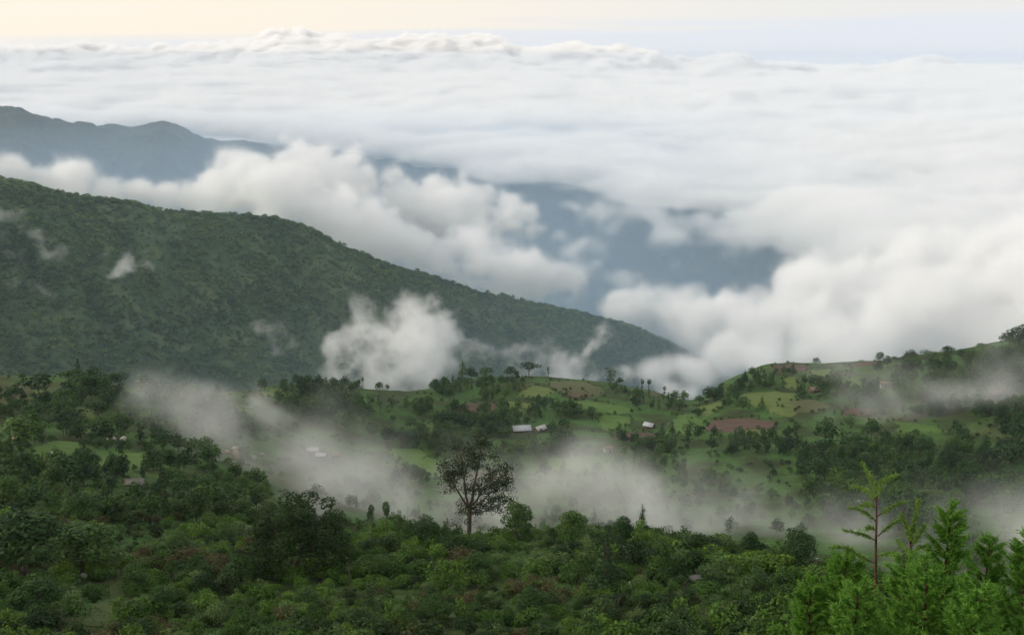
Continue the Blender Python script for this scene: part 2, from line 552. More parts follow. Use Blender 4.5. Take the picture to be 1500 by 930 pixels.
def polar_mesh(name, ter, az0, az1, naz, rs, mat):
    az = np.linspace(az0, az1, naz)
    A, RR = np.meshgrid(az, rs, indexing='ij')
    x, y = np.sin(A) * RR, np.cos(A) * RR
    z = ter.h(x, y)
    return mesh_of(name, np.stack([x, y, z], -1).reshape(-1, 3), grid_faces(naz, len(rs))[:, ::-1], [mat], None, True)


rs = np.concatenate([np.geomspace(1.5, 60, 60)[:-1], np.geomspace(60, 1000, 430)[:-1], np.geomspace(1000, 10000, 60)])
tag(link('ground', polar_mesh('ground', ground_t, R(-60), R(60), 420, rs, M['ground'])), 'green hillside ground falling away below the camera', kind='structure')

# the long wooded mountain on the left
TAN = math.tan(R(26))
crest = np.array([(-700, 200, 1900), (-300, 225, 1950), (0, 262, 2000), (60, 275, 2000), (100, 287, 2000), (140, 293, 2000), (200, 300, 2010), (250, 312, 2020), (330, 318, 2040), (400, 324, 2060), (450, 338, 2070), (500, 362, 2080), (560, 388, 2100), (630, 408, 2120), (700, 432, 2150), (780, 447, 2180), (850, 460, 2210), (920, 480, 2250), (980, 505, 2280), (1030, 532, 2300), (1100, 590, 2320), (1300, 700, 2350)], float)
foot = []
for px, py, r1 in crest:
    fy = max(600, py + 25)
    t1, t2 = -ray(px, py)[2], -ray(px, fy)[2]
    foot.append((px, fy, r1 * (TAN + t1) / (TAN + t2)))
foot = np.array(foot)
deep = foot.copy(); deep[:, 2] -= 330
mr, mz = feature(foot)
cr, cz = feature(crest, 3)
mid_r, mid_z = mr * 0.5 + cr * 0.5, mz * 0.52 + cz * 0.48 + 18
mount_t = Terrain([(mr - 420, mz - 330), (mr, mz), (mid_r, mid_z), (cr, cz), (cr + 220, cz - 60), (cr + 900, cz - 560)])


def mount_detail(x, y, r):
    az = np.arctan2(x, y)
    d = (r - np.interp(az, AZ, cr)) / 500.0
    k = smooth(0.0, 0.35, -d)
    gul = billow2(az * 2000 + 0.25 * r, r * 0.35, 230, 3, 0.5, 3)
    return (gul - 0.35) * 105 * k + fbm2(x, y, 90, 3, 0.5, 4) * (5 + 10 * k)


mount_t.detail = mount_detail
rs_m = np.linspace(1050, 3000, 260)
tag(link('mountain', polar_mesh('mountain', mount_t, R(-45), R(16), 460, rs_m, M['mountain'])), 'long wooded mountain sloping down to the right behind the near hills', kind='structure')

# the blue far ridge
fr = feature([(-700, 150, 8600), (-60, 163, 8700), (30, 161, 8700), (60, 173, 8700), (100, 183, 8700), (150, 192, 8750), (190, 197, 8750), (212, 187, 8750), (235, 174, 8750), (258, 186, 8750), (300, 208, 8800), (345, 208, 8800), (385, 208, 8800), (430, 212, 8800), (470, 220, 8800), (540, 234, 8800), (620, 246, 8750), (700, 258, 8650), (800, 268, 8500), (900, 285, 8400), (1050, 310, 8300), (1200, 330, 8200), (1500, 350, 8000), (2000, 380, 8000)], 3)
ff = feature([(-700, 520, 5300), (0, 520, 5400), (700, 520, 5500), (1100, 520, 5400), (2000, 520, 5300)])
ridge_t = Terrain([(ff[0] - 1500, ff[1] - 250), ff, (ff[0] * .5 + fr[0] * .5, ff[1] * .5 + fr[1] * .5 + 25), fr, (fr[0] + 350, fr[1] - 150), (fr[0] * 0 + 9700, fr[1] - 700)])


def ridge_detail(x, y, r):
    az = np.arctan2(x, y)
    d = (r - np.interp(az, AZ, fr[0])) / 3000.0
    k = smooth(0.0, 0.3, -d)
    return (billow2(x + 0.3 * y, y * 0.4, 900, 4, 0.5, 5) - 0.35) * 260 * k + fbm2(x, y, 330, 6, 0.62, 6) * (105 + 60 * k)


ridge_t.detail = ridge_detail
tag(link('far_ridge', polar_mesh('far_ridge', ridge_t, R(-40), R(36), 800, np.linspace(4200, 9650, 240), M['ridge'])), 'blue hazy far ridge across the valley', kind='structure')


def hit(px, py, ter=ground_t, r0=25.0, r1=1300.0, n=1000):
    """where the view ray of a photo pixel meets the terrain"""
    d = ray(px, py)
    r = np.geomspace(r0, r1, n)
    p = d[None] * r[:, None]
    below = p[:, 2] < ter.h(p[:, 0], p[:, 1])
    k = int(np.argmax(below)) if below.any() else n - 1
    q = p[k].copy()
    q[2] = ter.h(q[0], q[1])
    return q


def visible(p, ter=ground_t):
    """whether the point is seen from the camera over the terrain"""
    t = np.linspace(0.25, 0.985, 60)[:, None]
    q = p[None] * t
    return bool((q[:, 2] > ter.h(q[:, 0], q[:, 1]) - 1.0).all())


def pixel_of(p):
    p = np.asarray(p, float)
    f = p[..., 1] * CP - p[..., 2] * SP
    u = p[..., 1] * SP + p[..., 2] * CP
    return 750 + FPX * p[..., 0] / f, 465 - FPX * u / f

def poly_distance(x, y, poly):
    """signed distance to a closed polygon, positive inside"""
    p = np.asarray(poly, float)
    best = np.full(x.shape, 1e18)
    inside = np.zeros(x.shape, bool)
    for (x0, y0), (x1, y1) in zip(p, np.roll(p, -1, 0)):
        dx, dy = x1 - x0, y1 - y0
        t = np.clip(((x - x0) * dx + (y - y0) * dy) / (dx * dx + dy * dy), 0, 1)
        best = np.minimum(best, (x - x0 - t * dx) ** 2 + (y - y0 - t * dy) ** 2)
        cond = ((y0 > y) != (y1 > y)) & (x < dx * (y - y0) / (dy if dy else 1e-9) + x0)
        inside ^= cond
    return np.sqrt(best) * np.where(inside, 1, -1)



# ------------------------------------------------------------------ fields draped on the slopes
FIELDS = [
    ('lightcrop', [(759, 582), (767, 572), (778, 566), (792, 566), (814, 576), (800, 582), (785, 584)]),
    ('fallow', [(794, 561), (853, 559), (886, 575), (878, 582), (823, 582), (815, 573)]),
    ('soil', [(825, 573), (850, 573), (866, 581), (850, 584), (827, 583)]),
    ('crop', [(853, 586), (890, 591), (927, 600), (929, 606), (899, 608), (866, 602), (828, 600), (830, 594)]),
    ('crop', [(876, 610), (919, 610), (927, 619), (894, 635), (876, 627)]),
    ('lightcrop', [(741, 590), (760, 588), (782, 592), (780, 602), (765, 604), (745, 598)]),
    ('soil', [(656, 598), (690, 592), (720, 591), (730, 595), (728, 604), (690, 606), (658, 604)]),
    ('soil', [(894, 637), (930, 634), (967, 637), (962, 648), (930, 648), (900, 644)]),
    ('soil', [(952, 574), (975, 575), (985, 584), (955, 583)]),
    ('soil', [(1028, 632), (1042, 617), (1090, 613), (1137, 618), (1137, 628), (1080, 634)]),
    ('lightcrop', [(1080, 636), (1090, 631), (1137, 630), (1139, 639), (1100, 641)]),
    ('crop', [(971, 632), (988, 609), (1016, 606), (1028, 617), (1023, 640)]),
    ('lightcrop', [(1018, 594), (1056, 592), (1054, 603), (1032, 611)]),
    ('lightcrop', [(1089, 578), (1140, 574), (1167, 577), (1170, 610), (1140, 612), (1122, 599), (1083, 592)]),
    ('lightcrop', [(1146, 556), (1167, 554), (1172, 570), (1148, 568)]),
    ('soil', [(1125, 537), (1150, 534), (1175, 534), (1191, 539), (1184, 545), (1140, 546)]),
    ('soil', [(1230, 536), (1260, 531), (1290, 529), (1288, 536), (1240, 540)]),
    ('lightcrop', [(1186, 543), (1214, 541), (1220, 549), (1183, 552)]),
    ('crop', [(1238, 551), (1263, 556), (1263, 570), (1248, 570)]),
    ('crop', [(1307, 619), (1369, 625), (1398, 635), (1320, 637)]),
    ('soil', [(1230, 597), (1279, 599), (1279, 612), (1235, 609)]),
    ('crop', [(1245, 645), (1294, 649), (1288, 656), (1248, 654)]),
    ('lightcrop', [(48, 572), (81, 574), (76, 596), (51, 593)]),
    ('lightcrop', [(109, 598), (142, 591), (144, 621), (122, 626)]),
    ('crop', [(33, 662), (81, 645), (127, 649), (122, 662), (76, 671)]),
    ('crop', [(127, 677), (170, 666), (218, 662), (236, 682), (182, 694)]),
    ('crop', [(276, 702), (304, 702), (299, 733), (276, 733)]),
    ('lightcrop', [(375, 578), (395, 571), (416, 570), (414, 581), (380, 585)]),
    ('crop', [(335, 602), (371, 594), (368, 605), (340, 610)]),
    ('crop', [(515, 584), (548, 586), (543, 593), (518, 592)]),
    ('lightcrop', [(614, 626), (639, 621), (642, 644), (624, 647)]),
    ('crop', [(568, 657), (614, 657), (655, 690), (629, 700), (579, 672)]),
    ('crop', [(770, 648), (810, 646), (812, 656), (775, 660)]),
    ('fallow', [(640, 705), (700, 690), (760, 690), (740, 705)]),
    ('crop', [(800, 672), (880, 668), (900, 690), (810, 692)]),
    ('fallow', [(1140, 590), (1180, 585), (1220, 596), (1200, 606), (1150, 606)]),
    ('turf', [(125, 915), (140, 880), (160, 852), (188, 846), (190, 880), (175, 905), (150, 925)]),
]
FIELD_DESC = {'crop': ('green crop field', 'green crop fields on the hillsides'), 'lightcrop': ('pale green field', 'pale green fields on the hillsides'),
              'turf': ('grassy clearing', None),
              'soil': ('ploughed brown field', 'ploughed fields on the hillsides'), 'fallow': ('olive fallow field', 'fallow fields on the hillsides')}


def resample(poly, n):
    p = np.asarray(poly, float)
    q = np.vstack([p, p[:1]])
    s = np.concatenate([[0], np.cumsum(np.linalg.norm(np.diff(q, axis=0), axis=1))])
    t = np.linspace(0, s[-1], n, endpoint=False)
    r = np.stack([np.interp(t, s, q[:, 0]), np.interp(t, s, q[:, 1])], 1)
    for _ in range(1):
        r = r * 0.5 + 0.25 * (np.roll(r, 1, 0) + np.roll(r, -1, 0))
    return r


hedge_pts = []
for kind_, poly in FIELDS:
    g = np.array([hit(px, py)[:2] for px, py in poly])
    b = resample(g, 48)
    c = b.mean(0)
    b = b + np.stack([fbm2(b[:, 0], b[:, 1], 9, 2, 0.5, 3), fbm2(b[:, 0], b[:, 1], 9, 2, 0.5, 4)], 1) * 2.6
    rings = np.linspace(0.02, 1, 12)
    xy = c + (b - c)[None] * rings[:, None, None]
    lift = (0.32 - 0.25 * (rings[:, None] > 0.99)) + 0 * xy[..., 0]
    z = ground_t.h(xy[..., 0], xy[..., 1]) + lift
    v = np.concatenate([xy, z[..., None]], -1).reshape(-1, 3)
    i, j = np.meshgrid(np.arange(11), np.arange(48), indexing='ij')
    f = np.stack([i * 48 + j, (i + 1) * 48 + j, (i + 1) * 48 + (j + 1) % 48, i * 48 + (j + 1) % 48], -1).reshape(-1, 4)
    d, gname = FIELD_DESC[kind_]
    tag(link('field', mesh_of('field', v, f, [M[kind_]], None, True)), d + ' on the slope between trees and hedges', kind='structure')
    if poly[0][1] < 760:
        for a_ in range(0, 48, 2):
            if RNG.random() < 0.55: hedge_pts.append(b[a_] + RNG.normal(size=2) * 0.8)


def in_poly(px, py, poly):
    return bool(poly_distance(np.array([px], float), np.array([py], float), poly)[0] > 0)


def in_field(px, py):
    return any(in_poly(px, py, p) for _, p in FIELDS)

# ------------------------------------------------------------------ plants
def crown_leaves(mb, lobes, n, size, rng, mat, up=0.45, inner=0.5):
    """leaf faces spread through ellipsoid lobes (x, y, z, rx, ry, rz)"""
    lb = np.asarray(lobes, float)
    w = (lb[:, 3] * lb[:, 4]) + lb[:, 3] * lb[:, 5]
    k = rng.choice(len(lb), n, p=w / w.sum())
    d = rng.normal(size=(n, 3)); d[:, 2] = d[:, 2] + 0.25
    d /= np.linalg.norm(d, axis=1)[:, None]
    rad = inner + (1.06 - inner) * rng.random(n) ** 0.6
    c = lb[k, :3] + d * lb[k, 3:] * rad[:, None]
    nrm = d * 0.6 + np.array([0, 0, up]) + rng.normal(size=(n, 3)) * 0.45
    mb.leaves(c, nrm, size * rng.uniform(0.6, 1.35, n), 0.68, rng, mat)


def limbs(mb, base, lobes, r0, rng, mat, fork=0.35, sides=6):
    """a tapered trunk that forks into one limb per lobe"""
    b = np.asarray(base, float)
    lb = np.asarray(lobes, float)
    top = np.array([lb[:, 0].mean() * 0.4, lb[:, 1].mean() * 0.4, b[2] + fork * (lb[:, 2].max() - b[2])])
    mid = (b + top) / 2 + rng.normal(size=3) * r0 * 0.6
    mb.tube([b - [0, 0, 0.4 * r0 + 0.2], b + (mid - b) * 0.12, mid, top], [r0 * 1.5, r0 * 1.05, r0 * 0.85, r0 * 0.72], sides, mat)
    for l in lb[:9]:
        e = l[:3] - [0, 0, l[5] * 0.15]
        m1 = top + (e - top) * 0.5 + rng.normal(size=3) * r0 * 0.9 + [0, 0, 0.05 * abs(e[2] - top[2])]
        mb.tube([top - [0, 0, r0 * 0.4], m1, e], [r0 * 0.55, r0 * 0.34, r0 * 0.10], max(4, sides - 1), mat)


def lobes_round(rng, h, w, n=9, low=0.22):
    out = []
    for i in range(n):
        a = i * 2.4 + rng.uniform(-0.4, 0.4)
        q = math.sqrt((i + 0.4) / n)
        rr = w * 0.5 * 0.62 * q
        z = h * (low + (0.80 - low) * (1 - 0.75 * q * q) * rng.uniform(0.8, 1.1))
        s = w * 0.5 * rng.uniform(0.36, 0.52)
        out.append((math.cos(a) * rr, math.sin(a) * rr, min(z, h - s * 0.8), s, s, s * rng.uniform(0.62, 0.85)))
    return out


def lobes_flat(rng, h, w, n=8):
    out = []
    for i in range(n):
        a = i * 2.4 + rng.uniform(-0.4, 0.4)
        rr = w * 0.5 * 0.72 * math.sqrt((i + 0.3) / n)
        s = w * 0.5 * rng.uniform(0.34, 0.46)
        out.append((math.cos(a) * rr, math.sin(a) * rr, h * rng.uniform(0.72, 0.88) - rr * 0.12, s, s, s * 0.42))
    return out


def lobes_column(rng, h, w, n=6):
    out = []
    for i in range(n):
        f = i / (n - 1)
        s = w * 0.5 * (0.55 + 0.45 * math.sin(math.pi * min(1, 0.15 + f)))
        out.append((rng.normal() * w * 0.12, rng.normal() * w * 0.12, h * (0.25 + 0.66 * f), s, s, s * 1.1))
    return out


def lobes_tuft(rng, h, w):
    out = [(rng.normal() * w * 0.1, rng.normal() * w * 0.1, h * 0.86, w * 0.36, w * 0.36, h * 0.13), (rng.normal() * w * 0.2, 0, h * 0.74, w * 0.3, w * 0.3, h * 0.09)]
    if rng.random() < 0.6: out.append((rng.normal() * w * 0.2, rng.normal() * w * 0.1, h * 0.45, w * 0.25, w * 0.25, h * 0.07))
    return out


def lobes_spire(rng, h, w, n=9):
    out = []
    for i in range(n):
        f = i / (n - 1)
        s = w * 0.5 * (1.0 - 0.82 * f) * rng.uniform(0.6, 0.85)
        a = i * 2.4
        out.append((math.cos(a) * s * 0.5, math.sin(a) * s * 0.5, h * (0.14 + 0.8 * f), s, s, h * 0.10))
    return out


LOBES = {'round': lobes_round, 'flat': lobes_flat, 'column': lobes_column, 'tuft': lobes_tuft, 'spire': lobes_spire}
TREE_W = {'round': 8.5, 'flat': 11.0, 'column': 4.2, 'tuft': 3.6, 'spire': 6.0}      # every variant is 10 m tall


def tree_meshes(kind, seed, n, size, leaf='tree', bark='bark', r0=0.26):
    rng = np.random.default_rng(seed)
    lb = LOBES[kind](rng, 10.0, TREE_W[kind])
    a, b = MB(), MB()
    limbs(a, (0, 0, 0), lb, r0, rng, 0, {'flat': 0.5, 'tuft': 0.8, 'column': 0.8, 'spire': 0.85}.get(kind, 0.33))
    crown_leaves(b, lb, n, size, rng, 0)
    return a, b, lb


SMALL = {}       # low detail trees as one mesh
BIG = {}         # trunk and crown meshes
for kind_, cnt, n_, sz in (('round', 5, 420, 0.95), ('flat', 2, 360, 0.9), ('column', 2, 260, 0.8), ('tuft', 3, 130, 0.75), ('spire', 2, 300, 0.8)):
    for s_ in range(cnt):
        a, b, lb = tree_meshes(kind_, 100 + s_ * 7 + len(kind_), n_, sz)
        SMALL[(kind_, s_)] = (a.mesh('trunk', [M['bark']], True), b.mesh('crown', [M['tree']]))
    for s_ in range(min(cnt, 3)):
        a, b, lb = tree_meshes(kind_, 300 + s_ * 7 + len(kind_), n_ * 5, sz * 0.5)
        BIG[(kind_, s_)] = (a.mesh('trunk', [M['bark']], True), b.mesh('crown', [M['tree']]))
NV = {'round': 5, 'flat': 2, 'column': 2, 'tuft': 3, 'spire': 2}
DESC = {'round': 'round crowned', 'flat': 'wide flat crowned', 'column': 'tall narrow leafy', 'tuft': 'thin lopped tree', 'spire': 'pointed bushy'}


def shrub_mesh(seed, n=560, size=0.30, mat='shrub', tall=1.0, loose=0.35):
    rng = np.random.default_rng(seed)
    lb = []
    for i in range(rng.integers(5, 9)):
        a = i * 2.4 + rng.uniform(-0.5, 0.5)
        rr = 1.0 * math.sqrt((i + 0.2) / 8)
        s = rng.uniform(0.5, 0.85)
        lb.append((math.cos(a) * rr, math.sin(a) * rr, tall * rng.uniform(0.5, 1.25) * (1.2 - 0.35 * rr), s, s, s * rng.uniform(0.6, 0.9)))
    mb = MB()
    for l in lb:
        mb.tube([(0, 0, -0.4), (l[0] * 0.5, l[1] * 0.5, l[2] * 0.5), l[:3]], [0.06, 0.045, 0.02], 4, 0)
    crown_leaves(mb, lb, n, size, rng, 1, 0.5, loose)
    return mb.mesh('shrub', [M['bark'], M[mat]])


SHRUBS = [shrub_mesh(500 + i, 860 - 60 * (i % 3), 0.21 + 0.025 * (i % 3)) for i in range(5)]
SHRUBS += [shrub_mesh(520 + i, 620, 0.20, 'shrub_pale', 1.25, 0.15) for i in range(2)]
SHRUBS += [shrub_mesh(530 + i, 820, 0.23, 'shrub_dark', 1.35, 0.4) for i in range(2)]
SHRUBS += [shrub_mesh(540, 420, 0.24, 'shrub', 1.9, 0.1), shrub_mesh(541, 520, 0.20, 'shrub_brown', 1.1, 0.2)]


def scatter_stuff(name, pts, rot, scl, var, sources, label):
    """many small plants as one object: points that geometry nodes turn into copies of plants built above"""
    me = bpy.data.meshes.new(name)
    me.vertices.add(len(pts))
    me.vertices.foreach_set('co', np.asarray(pts, np.float32).ravel())
    for nm, val, ty in (('turn', rot, 'FLOAT'), ('size', scl, 'FLOAT_VECTOR'), ('kind_index', var, 'INT')):
        a = me.attributes.new(nm, ty, 'POINT')
        a.data.foreach_set('vector' if ty == 'FLOAT_VECTOR' else 'value', np.asarray(val, np.int32 if ty == 'INT' else np.float32).ravel())
    o = link(name, me)
    g = bpy.data.node_groups.new(name + '_copies', 'GeometryNodeTree')
    g.interface.new_socket('Geometry', in_out='INPUT', socket_type='NodeSocketGeometry')
    g.interface.new_socket('Geometry', in_out='OUTPUT', socket_type='NodeSocketGeometry')
    gi, go, jn = N(g, 'NodeGroupInput'), N(g, 'NodeGroupOutput'), N(g, 'GeometryNodeJoinGeometry')

    def attr(nm, ty):
        a = N(g, 'GeometryNodeInputNamedAttribute', data_type=ty); a.inputs['Name'].default_value = nm
        return a.outputs['Attribute']
    cx = N(g, 'ShaderNodeCombineXYZ'); g.links.new(attr('turn', 'FLOAT'), cx.inputs['Z'])
    for k, src in enumerate(sources):
        ob = N(g, 'GeometryNodeObjectInfo', transform_space='ORIGINAL'); ob.inputs['Object'].default_value = src
        ob.inputs['As Instance'].default_value = True
        cmp_ = N(g, 'FunctionNodeCompare', data_type='INT', operation='EQUAL')
        g.links.new(attr('kind_index', 'INT'), cmp_.inputs[2]); cmp_.inputs[3].default_value = k
        ip = N(g, 'GeometryNodeInstanceOnPoints')
        g.links.new(gi.outputs[0], ip.inputs['Points']); g.links.new(cmp_.outputs[0], ip.inputs['Selection'])
        g.links.new(ob.outputs['Geometry'], ip.inputs['Instance'])
        g.links.new(cx.outputs[0], ip.inputs['Rotation']); g.links.new(attr('size', 'FLOAT_VECTOR'), ip.inputs['Scale'])
        g.links.new(ip.outputs[0], jn.inputs[0])
    g.links.new(jn.outputs[0], go.inputs[0])
    md = o.modifiers.new('copies', 'NODES'); md.node_group = g
    return tag(o, label, kind='stuff')


# --- trees placed where the photograph shows them: pixel of the foot, height and width in pixels, kind, label
LANDMARKS = [(1395, 790, 'the tallest bushy young conifer'), (1490, 800, 'the conifer at the edge'), (1410, 737, 'the pale boulder in mist'), (1490, 495, 'the large top right tree'), (1225, 560, 'the tall terrace tree'), (1275, 632, 'the tree by the low field'), (545, 650, 'the fog top'), (820, 700, 'the valley fog'), (1100, 720, 'the right end of the fog'), (765, 628, 'the long tin roofed house'), (793, 628, 'the smaller tin roofed house'), (950, 620, 'the white gabled hut'), (891, 658, 'the small white walled hut'), (1297, 562, 'the white slope hut'),
             (1192, 570, 'the brown terrace hut'), (472, 667, 'the huts in the valley fog'), (1256, 735, 'the small lower hut'), (199, 708, 'the grey stone hut'), (1458, 578, 'the brown roofed hut'),
             (98, 620, 'the dark umbrella tree'), (155, 560, 'the broad dome tree'), (775, 542, 'the skyline umbrella tree'), (677, 545, 'the skyline column tree'), (828, 645, 'the big dark plateau tree'), (345, 670, 'the bare tan bank'),
             (1088, 590, 'the lone round field tree'), (1085, 625, 'the largest brown field'), (1340, 628, 'the low right green field'), (1125, 585, 'the wide pale green field'), (1208, 632, 'the loose crowned slope tree'), (930, 641, 'the ploughland under the hut'),
             (690, 599, 'the left plateau ploughland'), (787, 576, 'the pale hump field'), (890, 597, 'the long green field strip'), (610, 675, 'the fogbound green field'), (80, 658, 'the left grassy field'), (180, 678, 'the long grassy slope'),
             (130, 610, 'the left terraced field'), (30, 635, 'the heavy dark left trees'), (290, 718, 'the grassy strip near the mist'), (395, 578, 'the yellow crest field'), (700, 720, 'the tall open gum tree'), (440, 790, 'the great fig tree'),
             (758, 760, 'the dome tree by the gum'), (838, 765, 'the pale topped crest tree'), (1168, 790, 'the crest end dome tree'), (888, 830, 'the dark tall bush'), (1022, 850, 'the grey slab boulder'), (1070, 886, 'the reddish low stone'),
             (922, 862, 'the upright white stone'), (1062, 795, 'the reddish brown shrub'), (155, 880, 'the grassy track'), (40, 810, 'the large corner tree'), (626, 785, 'the bush tree by the gum'), (1283, 800, 'the bare red sapling'), (350, 835, 'the tree before the fig')]


def where_label(what, px, py):
    d = [(abs(px - x) ** 2 + (1.4 * (py - y)) ** 2, x, y, nm) for x, y, nm in LANDMARKS]
    q, x, y, nm = min(d)
    q = math.sqrt(q)
    dx, dy = px - x, py - y
    side = ''
    if abs(dx) > 2.2 * abs(dy): side = 'left of' if dx < 0 else 'right of'
    elif abs(dy) > 2.2 * abs(dx): side = 'above' if dy < 0 else 'below'
    else: side = ('above and ' if dy < 0 else 'below and ') + ('left of' if dx < 0 else 'right of')
    far = 'just ' if q < 22 else 'a little ' if q < 45 else 'some way ' if q < 80 else 'far '
    return what + ' ' + far + side + ' ' + nm


NAMED = [
    (677, 559, 29, 11, 'column', 'tall dense column shaped tree at the left end of the plateau skyline'),
    (690, 557, 20, 20, 'round', 'round tree just right of the tall column tree on the skyline'),
    (712, 553, 16, 26, 'round', 'low wide tree on the skyline right of the column tree'),
    (733, 550, 22, 26, 'round', 'tallest bushy tree of the skyline clump left of the umbrella tree'),
    (748, 553, 18, 22, 'round', 'tree at the right end of the skyline clump'),
    (775, 554, 24, 34, 'flat', 'broad umbrella shaped tree standing out on the plateau skyline'),
    (803, 553, 15, 7, 'tuft', 'small lopped tree right of the umbrella tree on the skyline'),
    (893, 562, 24, 14, 'column', 'tall two tiered tree on the skyline right of the fallow field'),
    (908, 564, 12, 14, 'round', 'small round tree beside the two tiered skyline tree'),
    (940, 578, 22, 8, 'tuft', 'first of two thin lopped trees near the skyline notch'),
    (950, 578, 22, 9, 'tuft', 'second of two thin lopped trees near the skyline notch'),
    (973, 582, 16, 7, 'tuft', 'lone lopped trunk next to the brown field by the notch'),
    (988, 589, 18, 16, 'round', 'dark tree on the left side of the skyline notch'),
    (1002, 592, 22, 16, 'round', 'rounded tree right at the skyline notch'),
    (1040, 590, 26, 28, 'round', 'large dark tree on the right side of the skyline notch'),
    (1024, 592, 14, 18, 'round', 'low bushy tree between the notch trees'),
    (1080, 544, 12, 24, 'flat', 'flat topped tree on the left shoulder of the red brown crest'),
    (1100, 539, 11, 22, 'flat', 'flat tree leaning over the red brown crest'),
    (1195, 534, 11, 14, 'round', 'single round bush on the red brown crest'),
    (1289, 530, 15, 14, 'round', 'single dark tree alone on the right skyline'),
    (1334, 528, 15, 22, 'round', 'bushy tree on the right skyline in thin cloud'),
    (1360, 524, 9, 30, 'flat', 'low spreading tree on the right skyline'),
    (1388, 519, 12, 24, 'round', 'dome shaped tree high on the right skyline'),
    (1467, 508, 16, 7, 'tuft', 'thin tree near the right photo edge on the skyline'),
    (1492, 508, 28, 40, 'round', 'large dark tree at the top right of the slope'),
    (1478, 509, 24, 30, 'round', 'dark rounded tree left of the large one at the top right'),
    (1512, 500, 34, 40, 'round', 'dark tree cut by the right photo edge on the skyline'),
    (1440, 514, 10, 26, 'round', 'low bush tree on the right skyline before the thin tree'),
    (1310, 530, 8, 16, 'round', 'low bush right of the lone dark skyline tree'),
    (828, 662, 42, 36, 'round', 'big dark tree in front of the tin roofed houses'),
    (1088, 604, 26, 28, 'round', 'loose round tree standing alone on the pale green fields'),
    (1010, 638, 26, 16, 'column', 'narrow tree between green field and ploughed brown field'),
    (1021, 611, 13, 18, 'round', 'small round bush tree in the green field'),
    (1225, 582, 40, 24, 'column', 'tall dark tree beside the pale green terraces'),
    (1207, 582, 26, 26, 'round', 'dark tree left of the tall tree by the terraces'),
    (1208, 654, 44, 40, 'round', 'loose crowned tree above the mist on the lower slope'),
    (1276, 646, 32, 28, 'round', 'dark tree at the corner of the low green field'),
    (1245, 628, 20, 14, 'column', 'narrow tree left of the low green field'),
    (98, 636, 32, 54, 'flat', 'dark umbrella shaped tree above the pale rocks'),
    (155, 574, 26, 46, 'flat', 'broad dome tree on the left hill crest'),
    (58, 586, 34, 60, 'flat', 'wide spreading tree on the crest at the far left'),
    (96, 598, 28, 36, 'round', 'bushy tree between the two left green fields'),
    (150, 612, 24, 24, 'round', 'round tree beside the left terraced field'),
    (320, 608, 40, 30, 'round', 'dark tree looming in the mist left of the yellow field'),
    (30, 655, 46, 56, 'round', 'heavy dark tree group leader at the far left'),
    (262, 728, 34, 28, 'round', 'upright tree right of the grassy slope'),
    (340, 745, 40, 50, 'round', 'grey green tree at the edge of the mist'),
    (95, 712, 44, 56, 'round', 'dark tree below the left green field'),
    (170, 705, 22, 30, 'round', 'small tree left of the stone hut'),
]
BIGNAMED = [
    (758, 799, 66, 58, 'round', 'dark dome shaped tree right of the tall open gum tree'),
    (838, 798, 56, 52, 'round', 'bushy pale topped tree on the foreground crest'),
    (603, 799, 38, 42, 'round', 'rounded tree behind the pointed bush on the crest'),
    (626, 806, 46, 50, 'round', 'dense bush tree left of the gum tree'),
    (652, 801, 36, 30, 'spire', 'pointed small tree just left of the gum tree'),
    (545, 796, 54, 12, 'tuft', 'first lopped trunk with a leaf tuft against the mist'),
    (568, 798, 61, 15, 'tuft', 'taller lopped trunk with a leaf tuft against the mist'),
    (585, 790, 40, 14, 'column', 'hazy narrow tree behind the lopped trunks'),
    (940, 803, 60, 26, 'spire', 'pointed small tree on the foreground crest'),
    (912, 802, 46, 40, 'round', 'light green rounded tree on the foreground crest'),
    (1168, 840, 68, 60, 'round', 'dark dome tree alone at the right end of the crest'),
    (1098, 824, 46, 34, 'round', 'small tree left of the dark dome tree'),
    (888, 872, 84, 62, 'spire', 'dark tall bush standing among the foreground shrubs'),
    (466, 745, 34, 24, 'column', 'grey tree in mist behind the great fig tree'),
    (14, 750, 52, 50, 'round', 'dark tree at the left photo edge above the shrubs'),
    (40, 850, 96, 130, 'round', 'large dark tree in the lower left corner'),
    (118, 835, 70, 120, 'round', 'dark tree right of the large lower left tree'),
    (120, 765, 40, 60, 'round', 'middle sized tree above the lower left trees'),
    (200, 872, 44, 44, 'round', 'small dark tree beside the grassy track'),
    (350, 850, 42, 40, 'round', 'small dark tree in front of the great fig tree'),
]
tree_spots = []


def place_size(p, hp, wp, kind):
    k = np.linalg.norm(p) / FPX
    dep = -p[2] / np.linalg.norm(p)
    return hp * k / math.sqrt(1 - dep * dep) / 10.0, wp * k / TREE_W[kind]


def tree_thing(kind, s_, p, sw, sh, label, group=None, rz=0.0, big=True):
    o = empty('tree', p, rz)
    o.scale = (sw, sw, sh)
    tr, cr_ = (BIG if big else SMALL)[(kind, s_)]
    t_ = link('trunk', tr, o); c_ = link('crown', cr_, o)
    if not big: have.setdefault((kind, s_), (t_, c_))
    return tag(o, label, 'tree', group)


have = {}
for i, (px, py, hp, wp, kind, lab) in enumerate(NAMED):
    p = hit(px, py)
    sh, sw = place_size(p, hp, wp, kind)
    tree_thing(kind, i % NV[kind], p, sw, sh, lab, rz=RNG.uniform(0, 6.28), big=False)
    tree_spots.append((px, py, wp))


for i, (px, py, hp, wp, kind, lab) in enumerate(BIGNAMED):
    p = hit(px, py, r0=60)
    sh, sw = place_size(p, hp, wp, kind)
    tree_thing(kind, i % min(3, NV[kind]), p, sw, sh, lab, rz=RNG.uniform(0, 6.28))
    tree_spots.append((px, py, wp))

